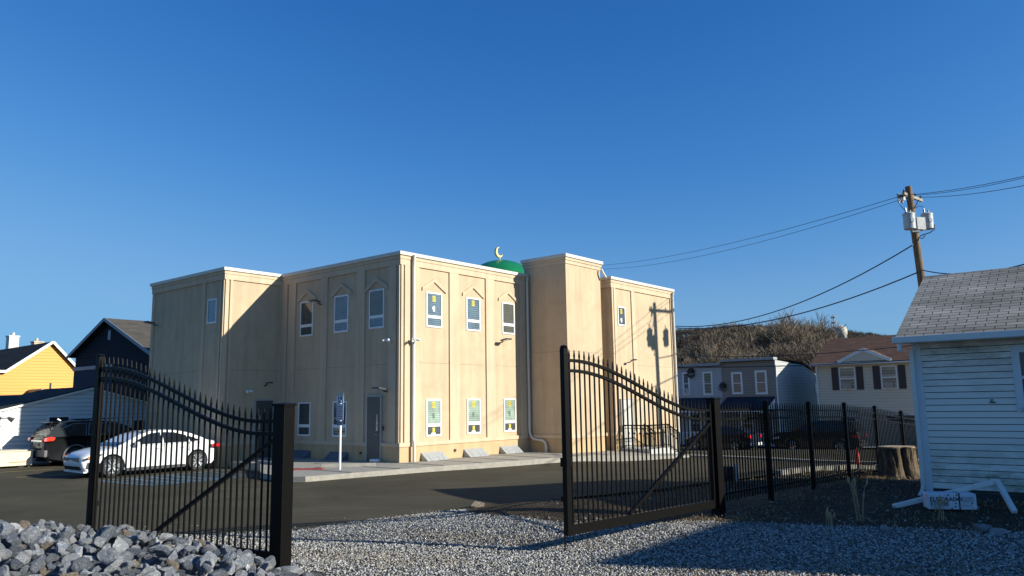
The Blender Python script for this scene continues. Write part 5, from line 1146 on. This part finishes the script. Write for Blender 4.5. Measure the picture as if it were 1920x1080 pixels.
# ------------------------------------------------------------------ cars
def car(name, label, cat, loc, rz, L, Wd, H, wb, fax, wr, body, belt, roof, paint_, kind, group=None):
    """local x forward; x=0 at rear bumper, y=0 centre. body: side outline above sill (front->rear over the top); roof: greenhouse curve"""
    t = thing(name, label, cat, loc, rz, group)
    hw = Wd/2; rax = fax-wb; sill = .22
    def arch(xc):
        r = wr+.055; a0 = math.asin(max(-1, (sill-wr)/r)); return [(xc+r*math.cos(a), wr+r*math.sin(a)) for a in np.linspace(a0, math.pi-a0, 13)]
    top = body                                   # from front bottom up over to rear bottom
    low = [(x, z) for x, z in reversed(arch(rax))]+[(x, z) for x, z in reversed(arch(fax))]
    poly = top+low
    cx = L/2
    s = MB(); rings = []
    for yy, sx, inz in ((-1, .955, .05), (-.97, .975, .025), (-.9, .99, .006), (-.6, 1, -.012), (0, 1.004, -.02), (.6, 1, -.012), (.9, .99, .006), (.97, .975, .025), (1, .955, .05)):
        ring_ = []
        for k, (x, z) in enumerate(poly):
            zz = z-inz*(1 if (k < len(top) and z > .5) else 0); xx = cx+(x-cx)*(sx if k < len(top) else 1)
            # side bulge: lower body slightly proud
            yb = yy*hw*(1-.05*max(0, (z-.62))/.5 if abs(yy) == 1 else 1)*(1-.20*abs((x-cx)/cx)**7)
            ring_.append(s.pt((xx, yb, zz)))
        rings.append(ring_)
    n = len(poly)
    for a, b in zip(rings, rings[1:]):
        for j in range(n): s.f.append([a[j], a[(j+1)%n], b[(j+1)%n], b[j]]); s.uv.append(None)
    s.f.append(rings[0][::-1]); s.f.append(rings[-1][:]); s.uv += [None, None]
    s.build('body', paint_, t, smooth=38)
    s = MB(); s.box(rax-.3, fax+.3, -hw*.8, hw*.8, .16, .5); s.box(.25, L-.25, -hw*.72, hw*.72, .2, .45); s.build('underbody', MT['blkm'], t)
    # greenhouse
    zb = belt; zm = max(z for x, z in roof)
    def yw(z, ext=0): q = max(0, min(1, (z-zb)/(zm-zb))); return (hw-.09)-(.20)*q+ext
    s = MB(); A = [s.pt((x, -yw(z)*(1 if k not in (0, len(roof)-1) else .97), z)) for k, (x, z) in enumerate(roof)]; Mid = [s.pt((x, 0, z+(.025 if 0 < k < len(roof)-1 else .01))) for k, (x, z) in enumerate(roof)]; Bp = [s.pt((x, yw(z)*(1 if k not in (0, len(roof)-1) else .97), z)) for k, (x, z) in enumerate(roof)]
    for k in range(len(roof)-1):
        s.f.append([A[k], A[k+1], Mid[k+1], Mid[k]]); s.f.append([Mid[k], Mid[k+1], Bp[k+1], Bp[k]]); s.uv += [None, None]
    s.f.append(A[::-1]); s.f.append(Bp[:]); s.uv += [None, None]
    cabin = s.build('roof', paint_, t, smooth=35)
    # windscreen / rear glass
    ws, rs = kind['ws'], kind['rs']
    for nm, (i, j) in (('windscreen', ws), ('rear_window', rs)):
        p, q = Vector((roof[i][0], 0, roof[i][1])), Vector((roof[j][0], 0, roof[j][1])); d = (q-p); nn = Vector((-d.z, 0, d.x)).normalized(); nn = nn if nn.z > 0 else -nn
        p2 = p+d*.05+nn*.02; q2 = p+d*.93+nn*.034; s = MB()
        ya, yb_ = yw(p2.z)-.07, yw(q2.z)-.09
        s.face([(p2.x,-ya,p2.z-.005),(p2.x,0,p2.z+.012),(q2.x,0,q2.z+.006),(q2.x,-yb_,q2.z-.01)]); s.face([(p2.x,ya,p2.z-.005),(p2.x,0,p2.z+.012),(q2.x,0,q2.z+.006),(q2.x,yb_,q2.z-.01)]); s.build(nm, MT['carglass'], t, smooth=60)
    for sg in (-1, 1):
        for wpoly in kind['wins']:
            s = MB(); pts_ = [(x, sg*(yw(z)+.004), z) for x, z in wpoly]; s.face(pts_); wg = s.build('side_window', MT['carglass'], t)
            if kind.get('chrome'):
                s = MB(); s.tube([(x, sg*(yw(z)+.008), z) for x, z in wpoly+[wpoly[0]]], .010, 4); s.build('window_trim', MT['chrome'], wg)
        # doors lines, handles, mirror
        for x, z0, z1 in kind['seams']: MB().box(x-.004, x+.004, sg*(hw*.985)-.012*sg, sg*(hw+.002), z0, z1).build('door_seam', MT['blkm'], t)
        for x, z in kind['handles']: s = MB(); s.box(x-.1, x+.1, sg*(hw-.02), sg*(hw+.012), z-.012, z+.014); s.build('door_handle', kind.get('hm') or paint_, t)
        mx_, mz = kind['mirror']; s = MB(); s.obox((mx_, sg*(hw+.07), mz), (.06,0,0), (0,.09,0), (.0,0,.065)); s.build('mirror', kind.get('mm') or paint_, t, bevel=.03)
        s = MB(); s.box(rax+wr+.1, fax-wr-.1, sg*(hw-.03), sg*(hw+.004), .17, .27); s.build('sill', MT['blkm'], t)
        if kind.get('clad'):
            for xc in (rax, fax):
                s = MB(); s.tube([(xc+(wr+.075)*math.cos(a), sg*(hw-.005), wr+(wr+.075)*math.sin(a)) for a in np.linspace(-.3, math.pi+.3, 16)], .035, 6); s.build('wheel_arch_trim', MT['clad'], t)
    for (xc) in (rax, fax):
        for sg in (-1, 1):
            c = (xc, sg*(hw-.11), wr); s = MB(); s.lathe([(wr*.64,-.1),(wr*.93,-.105),(wr,-.07),(wr,.07),(wr*.93,.105),(wr*.66,.10)], 28, c, 'y'); tr = s.build('wheel', MT['tyre'], t, smooth=40)
            s = MB(); s.lathe([(wr*.67,-.095),(wr*.62,-.085),(wr*.60,-.04)] if sg < 0 else [(wr*.60,.04),(wr*.62,.085),(wr*.67,.095)], 28, c, 'y'); s.build('rim_back', MT['rimdk'], tr)
            s = MB(); s.tube([(c[0]+wr*.65*math.cos(a), c[1]+sg*.1, c[2]+wr*.65*math.sin(a)) for a in np.linspace(0, 2*math.pi, 25)], .012, 5); ns = kind.get('spokes', 5)
            for k in range(ns):
                a = 2*math.pi*k/ns+.3
                for da in (-.16, .16):
                    s.beam((c[0]+wr*.12*math.cos(a), c[1]+sg*.085, c[2]+wr*.12*math.sin(a)), (c[0]+wr*.64*math.cos(a+da), c[1]+sg*.1, c[2]+wr*.64*math.sin(a+da)), .03, .028, up=(0,1,0))
            s.lathe([(wr*.14,0),(wr*.13,.02*sg)], 12, (c[0], c[1]+sg*.08, c[2]), 'y'); s.build('rim', MT['rim'], tr)
    kind['extra'](t, hw)
    return t
MT['carglass'] = mat('car_glass', (.012,.016,.02), .02, spec=.6); MT['chrome'] = mat('chrome', (.75,.75,.75), .12, metal=1); MT['clad'] = mat('grey_cladding', (.12,.12,.12), .6)
MT['tyre'] = mat('tyre', (.02,.02,.02), .8); MT['rimdk'] = mat('rim_dark', (.02,.02,.02), .5); MT['rim'] = mat('alloy', (.62,.63,.65), .25, metal=.8); MT['tail'] = mat('tail_light', (.55,.01,.01), .15, coat=1)
MT['tail_lit'] = mat('tail_light_lit', (.6,.02,.01), .2, coat=1); b_ = MT['tail_lit'].node_tree.nodes['Principled BSDF']; b_.inputs['Emission Color'].default_value = (1,.03,.01,1); b_.inputs['Emission Strength'].default_value = 1.2
def paintm(name, col, rough=.5, metal=0): return mat(name, col, .5, metal=metal, coat=.8, spec=.05)
def P_(loc, u, v): return None
# white sedan: nose towards -U
wpnt = paintm('white_paint', (.78,.78,.77), .3)
def sedan_extra(t, hw):
    L = 4.66
    for sg in (-1, 1):
        s = MB(); s.prism([(L-.62,.70),(L-.16,.60),(L-.09,.62),(L-.25,.68),(L-.60,.765)], 'y', sg*(hw-.26), sg*(hw-.07)); s.build('headlight', MT['lampdk'], t)
        s = MB(); 
        for k in range(3): s.box(L-.50+k*.11, L-.44+k*.11, sg*(hw-.12), sg*(hw-.066), .69-.012*k, .73-.02*k)
        s.build('daytime_light', MT['white'], t)
        s = MB(); s.prism([(L-.30,.52),(L-.20,.50),(L-.16,.33),(L-.26,.27)], 'y', sg*(hw-.26), sg*(hw-.13)); s.build('air_curtain', MT['blkm'], t)
        s = MB(); s.box(.02,.30, sg*(hw-.12), sg*(hw-.012), .80, .90); s.build('taillight', MT['tail'], t)
        s = MB(); s.box(fs_x+.62, fs_x+.66, sg*(hw-.02), sg*(hw+.0), .62, .7); s.build('side_marker', mat('marker', (.8,.2,.03), .3), t)
    s = MB(); s.prism([(L-.02,.52),(L+.008,.56),(L-.01,.64),(L-.10,.655),(L-.10,.52)], 'y', -hw*.66, hw*.66); s.prism([(L-.06,.27),(L-.015,.38),(L-.10,.38),(L-.10,.27)], 'y', -hw*.62, hw*.62); s.build('grille', MT['blkm'], t)
    s = MB(); s.box(L-.22, L-.10, -hw*.82, hw*.82, .18, .225); s.build('front_lip', wpnt, t)
    s = MB(); s.box(.3, L*.42, -.62, .62, 1.40, 1.41); s.box(-.02, .03, -hw*.8, hw*.8, .84, .87); s.build('rear_trim', MT['tail'], t) if False else None
    s = MB(); s.box(-.01, .03, -.26, .26, .48, .60); s.build('plate', MT['paper'], t)
fs_x = 3.85
body_sedan = [(4.50,.20),(4.62,.36),(4.66,.55),(4.60,.68),(4.40,.79),(4.0,.89),(3.55,.955),(2.6,.985),(1.6,1.0),(.8,1.02),(.22,1.03),(.05,.98),(.02,.80),(.0,.55),(.06,.34),(.22,.22)]
roof_sedan = [(3.62,.94),(3.30,1.09),(2.86,1.30),(2.5,1.405),(2.0,1.44),(1.55,1.42),(1.1,1.32),(.7,1.17),(.38,1.02)]
kd = dict(ws=(0,3), rs=(5,8), wins=[[(3.18,1.0),(2.72,1.25),(2.46,1.345),(2.12,1.375),(2.10,1.01)], [(2.02,1.01),(2.04,1.375),(1.62,1.35),(1.22,1.245),(1.14,1.02)], [(1.08,1.02),(1.14,1.22),(.78,1.08),(.74,1.04)]],
  seams=[(3.15,.3,.96),(2.06,.26,.98),(1.16,.62,1.0)], handles=[(2.25,.86),(1.32,.88)], mirror=(3.02,1.03), mm=wpnt, extra=sedan_extra, spokes=7)
p = W(-2.75, 7.42); zc = gz(*W(-5, 7.2))+.012
car('sedan', 'white sedan parked nose-left behind the left gate, in the sun', 'car', (p[0], p[1], zc), bz+math.pi, 4.66, 1.86, 1.44, 2.9, 3.75, .345, body_sedan, .98, roof_sedan, wpnt, kd)
# black SUV: tail to the left (-U), nose +U
bpnt = paintm('black_paint', (.010,.011,.012), .25)
def suv_extra(t, hw):
    for sg in (-1, 1):
        s = MB(); s.prism([(.0,1.0),(.26,1.02),(.32,1.12),(.18,1.16),(.02,1.12)], 'y', sg*(hw-.24), sg*(hw+.004)); s.build('taillight', MT['tail_lit'] if sg < 0 else MT['tail'], t, bevel=.01)
        s = MB(); s.box(.0,.06, sg*(hw-.35), sg*(hw-.08), .52,.58); s.build('reflector', MT['tail'], t)
        s = MB(); s.tube([(1.0, sg*(hw-.28), 1.80),(2.8, sg*(hw-.28), 1.82)], .018, 6); s.build('roof_rail', MT['blkm'], t)
    s = MB(); s.box(-.03,.10,-hw*.92,hw*.92,.40,.66); s.build('rear_bumper', MT['clad'], t, bevel=.03)
    s = MB(); s.box(-.015,.03,-hw*.55,hw*.55,.98,1.03); s.build('tailgate_trim', MT['chrome'], t); s = MB(); s.box(-.02,.03,-.26,.26,.80,.93); s.build('plate', MT['lampdk'], t)
    s = MB(); s.box(.30,.62,-hw*.62,hw*.62,1.70,1.73); s.build('rear_spoiler', bpnt, t, bevel=.01); s = MB(); s.beam((.75,-.2,1.76),(.62,-.2,1.84),.03,.05); s.build('antenna', MT['white'], t)
    s = MB(); s.box(4.7,4.86,-hw*.7,hw*.7,.6,.8); s.build('grille', MT['blkm'], t)
body_suv = [(4.72,.24),(4.86,.45),(4.88,.80),(4.80,.98),(4.4,1.08),(3.65,1.14),(2.6,1.14),(1.5,1.15),(.6,1.17),(.12,1.17),(.02,1.02),(.0,.72),(.04,.45),(.14,.32)]
roof_suv = [(3.75,1.12),(3.45,1.30),(3.05,1.52),(2.65,1.67),(2.1,1.735),(1.4,1.745),(.85,1.72),(.45,1.66),(.22,1.42),(.08,1.15)]
kd = dict(ws=(0,3), rs=(7,9), wins=[[(3.25,1.20),(2.90,1.50),(2.62,1.61),(2.42,1.63),(2.40,1.18)], [(2.32,1.18),(2.34,1.635),(1.62,1.65),(1.55,1.18)], [(1.47,1.18),(1.52,1.65),(.98,1.63),(.62,1.46),(.74,1.20)]],
  seams=[(3.3,.4,1.1),(2.36,.3,1.14),(1.5,.5,1.14)], handles=[(2.5,1.03),(1.66,1.04)], mirror=(3.2,1.2), mm=bpnt, hm=bpnt, chrome=True, clad=True, extra=suv_extra, spokes=7)
p = W(-6.15, 14.0); zc = gz(*W(-4, 13.6))+.012
p = W(-6.10, 14.15)
car('suv', 'black sport utility car with a glowing red taillight, parked in front of the white garage', 'car', (p[0], p[1], -.27), bz, 4.88, 1.94, 1.75, 2.82, 3.90, .37, body_suv, 1.15, roof_suv, bpnt, kd)
# two dark cars on the far street, noses to the left (+V)
def far_extra(hl, tl):
    def f(t, hw):
        L = tl
        for sg in (-1, 1):
            s = MB(); s.prism([(.0,.80),(.30,.84),(.38,.97),(.05,.98)], 'y', sg*(hw-.2), sg*(hw+.004)); s.build('taillight', MT['tail'], t)
            s = MB(); s.prism([(L-.5,.72),(L-.1,.66),(L-.12,.78),(L-.5,.84)], 'y', sg*(hw-.16), sg*(hw-.0)); s.build('headlight', MT['lens'], t)
        s = MB(); s.box(-.02,.08,-hw*.9,hw*.9,.34,.52); s.build('rear_bumper', MT['offwhite'] if hl else MT['blkm'], t, bevel=.02)
        s = MB(); s.box(L-.1,L+.01,-hw*.7,hw*.7,.4,.62); s.build('grille', MT['blkm'], t)
    return f
dpnt = paintm('dark_blue_paint', (.015,.018,.028), .25); gpnt = paintm('dark_green_paint', (.014,.016,.015), .28)
hb = [(4.3,.22),(4.42,.4),(4.45,.62),(4.3,.78),(3.9,.87),(3.4,.93),(2.4,.95),(1.4,.97),(.5,1.0),(.1,.98),(.02,.8),(.0,.5),(.12,.28)]
rf = [(3.45,.93),(3.1,1.12),(2.7,1.35),(2.3,1.46),(1.7,1.50),(1.1,1.45),(.6,1.30),(.15,.99)]
kh = dict(ws=(0,3), rs=(5,7), wins=[[(2.95,.98),(2.6,1.27),(2.3,1.39),(2.05,1.41),(2.03,.98)], [(1.95,.98),(1.97,1.41),(1.5,1.41),(1.0,1.33),(.85,1.02)]], seams=[(2.98,.3,.93),(1.99,.26,.95)], handles=[(2.15,.84),(1.3,.86)], mirror=(2.9,1.0), extra=far_extra(True, 4.45), spokes=5)
p = W(28.1, -.72); car('hatchback', 'dark blue hatchback with red taillight on the far street, seen beside the right gate post', 'car', (p[0], p[1], -1.185), bz+math.pi/2, 4.45, 1.76, 1.5, 2.62, 3.62, .32, hb, .95, rf, dpnt, kh, 'cars parked on the far street')
kh2 = dict(ws=(0,3), rs=(7,9), wins=kd['wins'], seams=kd['seams'], handles=kd['handles'], mirror=kd['mirror'], extra=far_extra(False, 4.88), spokes=6)
p = W(28.1, -6.85); car('suv', 'dark green-black sport utility car parked on the far street behind the traffic cone', 'car', (p[0], p[1], -1.08), bz+math.pi/2, 4.88, 1.85, 1.75, 2.6, 3.62, .34, body_suv, 1.15, roof_suv, gpnt, kh2, 'cars parked on the far street')

# ------------------------------------------------------------------ bare trees, hill wood, towers
def branch_tree(seed, H, levels=5, spread=.5, minr=.012):
    r = random.Random(seed); s = []
    def grow(p, d, l, rad, lv):
        segs = 2 if lv else 3; q = p
        for k in range(segs):
            d = (d+Vector((r.uniform(-.16,.16), r.uniform(-.16,.16), r.uniform(-.02,.12)))).normalized(); q2 = q+d*l/segs
            s.append((q.copy(), q2.copy(), rad*(1-.25*k/segs), rad*(1-.25*(k+1)/segs), lv)); 
            if lv > 0 and lv < levels and r.random() < .8:
                sd_ = Vector((r.uniform(-1,1), r.uniform(-1,1), r.uniform(-.1,.7))).normalized(); grow(q2, (d*.6+sd_*.8).normalized(), l*.55, rad*.45, lv+1)
            q = q2
        if lv >= levels: return
        for k in range(r.choice((3, 3, 4)) if lv else 5):
            a = r.uniform(0, 6.283); sd_ = Vector((math.cos(a), math.sin(a), 0))
            nd = (d*r.uniform(.7, 1.1)+sd_*r.uniform(.35, .9)*spread*1.5+Vector((0,0,.18))).normalized()
            grow(q-d*r.uniform(0, .3)*l/segs, nd, l*r.uniform(.62, .84), max(minr, rad*.6), lv+1)
    grow(Vector((0,0,0)), Vector((0,0,1)), H*.26, H*.017, 0)
    return s
def segs_mesh(name, segs, mats, n=3):
    V_, F_ = [], []; 
    for a, b, ra, rb, lv in segs:
        d = (b-a).normalized(); x = d.cross(Vector((.3,.2,.9))).normalized(); y = d.cross(x); k = len(V_)
        for c, q in ((a, ra), (b, rb)):
            for j in range(n): t = 2*math.pi*j/n; V_.append(c+(x*math.cos(t)+y*math.sin(t))*q)
        for j in range(n): F_.append((k+j, k+(j+1)%n, k+n+(j+1)%n, k+n+j))
    me = bpy.data.meshes.new(name); me.from_pydata([tuple(v) for v in V_], [], F_)
    for m_ in mats: me.materials.append(m_)
    return me
barkT = mat('bare_bark', (.20,.155,.11), .9, var=.3, scale=1.5); twig = mat('bare_twigs', (.19,.145,.095), .9, var=.35, scale=.6); barkG = mat('grey_bark', (.15,.135,.115), .9, var=.3)
TM = []
for k in range(5):
    sg_ = branch_tree(40+k, 10, 5, (.8, 1.0, .9, .75, 1.15)[k], .0135)
    TM.append((segs_mesh('trunk', [q for q in sg_ if q[4] <= 1], [barkT], 6), segs_mesh('crown', [q for q in sg_ if q[4] > 1], [twig]), max(q[1].z for q in sg_)))
print('tree faces', [len(t[1].polygons) for t in TM])
tlist = [(1268,668,70,1,'dark'),(1296,655,78,2,''),(1330,606,84,0,''),(1352,640,72,3,''),(1378,632,92,1,''),(1405,640,80,2,''),(1432,622,88,4,''),(1458,602,82,0,''),(1482,612,95,3,''),(1505,606,84,1,''),(1518,624,90,3,''),(1532,650,78,0,''),(1560,658,95,3,''),(1618,626,122,3,''),(1640,626,125,2,''),(1672,628,122,3,''),(1700,632,118,0,''),(1312,640,100,3,''),(1390,655,70,4,''),(1442,650,72,1,''),(1500,655,70,3,'')]
words = ['tallest wide-forked', 'slim upright', 'rounded', 'leaning', 'low spreading']
for i, (px, py, Y, k, _) in enumerate(tlist):
    q = ray_pt(px, py, Y); zg = gz(q.x, q.y)+float(hillz(q.x, q.y))-.1; h = (q.z-zg)*(1.15 if 1430 < px < 1532 else 1.0); sc_ = h/TM[k][2]
    t = thing('bare_tree', 'bare leafless winter tree in the belt of trees behind the townhouses', 'tree', (q.x, q.y, zg), i*1.7, 'bare trees behind the townhouses'); t.scale = (sc_*.95, sc_*.95, sc_)
    for nm, me in (('trunk', TM[k][0]), ('crown', TM[k][1])): o = bpy.data.objects.new(nm, me); COL.objects.link(o); o.parent = t
# wood on the hill: many small bare trees in one mesh
small = [branch_tree(90+k, 9, 3, .7, .035) for k in range(4)]
V_, F_ = [], []; rn = random.Random(5)
arrs = []
for sgm in small:
    vv, ff = [], []
    for a, b, ra, rb, lv in sgm:
        d = (b-a).normalized(); x = d.cross(Vector((.3,.2,.9))).normalized(); y = d.cross(x); k = len(vv)
        for c, q in ((a, ra), (b, rb)):
            for j in range(3): t = 2.094*j; vv.append(c+(x*math.cos(t)+y*math.sin(t))*q)
        for j in range(3): ff.append((k+j, k+(j+1)%3, k+3+(j+1)%3, k+3+j))
    arrs.append((np.array([tuple(v) for v in vv]), np.array(ff)))
vs, fs, off, mids = [], [], 0, []
for i in range(4600):
    x = rn.uniform(15, 150); y = rn.uniform(112, 250)
    if x/y < .18 or x/y > .62: continue
    z = float(gz(x, y)+hillz(x, y))-.3; v, f = arrs[i % 4]; a = rn.uniform(0, 6.28); s_ = rn.uniform(.32, .62); ca, sa = math.cos(a), math.sin(a)
    vs.append(np.stack([(v[:,0]*ca-v[:,1]*sa)*s_*1.2+x, (v[:,0]*sa+v[:,1]*ca)*s_*1.2+y, v[:,2]*s_+z], 1)); fs.append(f+off); off += len(v); mids += [rn.randrange(3)]*len(f)
me = bpy.data.meshes.new('hill_wood'); VV = np.concatenate(vs); FF = np.concatenate(fs)
me.vertices.add(len(VV)); me.vertices.foreach_set('co', VV.ravel()); me.loops.add(FF.size); me.loops.foreach_set('vertex_index', FF.ravel()); me.polygons.add(len(FF)); me.polygons.foreach_set('loop_start', np.arange(0, FF.size, 4)); me.polygons.foreach_set('loop_total', np.full(len(FF), 4)); me.polygons.foreach_set('material_index', np.array(mids)); me.update(); me.validate()
for m_ in (mat('wood_a', (.07,.055,.04), .9), mat('wood_b', (.05,.042,.032), .9), mat('wood_c', (.10,.075,.05), .9)): me.materials.append(m_)
o = bpy.data.objects.new('hill_wood', me); COL.objects.link(o); tag(o, 'brown leafless woodland covering the far hill', kind='stuff')
print('hill wood faces', len(FF))
# water tower and cell mast
q = ray_pt(1576, 622, 175); zg = 10
WT = thing('water_tower', 'pale round water tower on the wooded hill', 'water tower', (q.x, q.y, 0)); r = 1.42
s = MB(); s.lathe([(.2,q.z-1.35),(.9,q.z-1.2),(r,q.z-.6),(r*1.02,q.z+.3),(r*.85,q.z+1.0),(r*.45,q.z+1.4),(.0,q.z+1.5)], 24); s.build('tank', mat('cream_tank', (.48,.43,.35), .6), WT, smooth=60)
for k in range(5):
    a = 2*math.pi*k/5; MB().tube([(1.25*math.cos(a),1.25*math.sin(a),q.z-.8),(1.4*math.cos(a),1.4*math.sin(a),8)], .09, 6).build('leg', MT['offwhite'], WT)
s = MB(); s.tube([(0,0,q.z-1.2),(0,0,8)], .3, 8); s.build('riser_pipe', MT['offwhite'], WT)
q = ray_pt(1562.5, 590, 175)
CT = thing('antenna_mast', 'thin grey antenna mast with stacked aerials beside the water tower', 'mast', (q.x, q.y, 0))
s = MB(); s.tube([(0,0,8),(0,0,q.z)], .18, 6); s.build('mast_pole', mat('mast_grey', (.35,.36,.37), .5), CT)
s = MB()
for zz in (.3, 1.5, 2.6):
    for k in range(4): a = k*1.57+.4; s.box(.55*math.cos(a)-.11, .55*math.cos(a)+.11, .55*math.sin(a)-.11, .55*math.sin(a)+.11, q.z-zz-.55, q.z-zz+.1)
    s.lathe([(.6,q.z-zz-.3),(.6,q.z-zz-.22)], 12)
    s.build('aerials', mat('aerial_grey', (.5,.5,.5), .5), CT); s = MB()
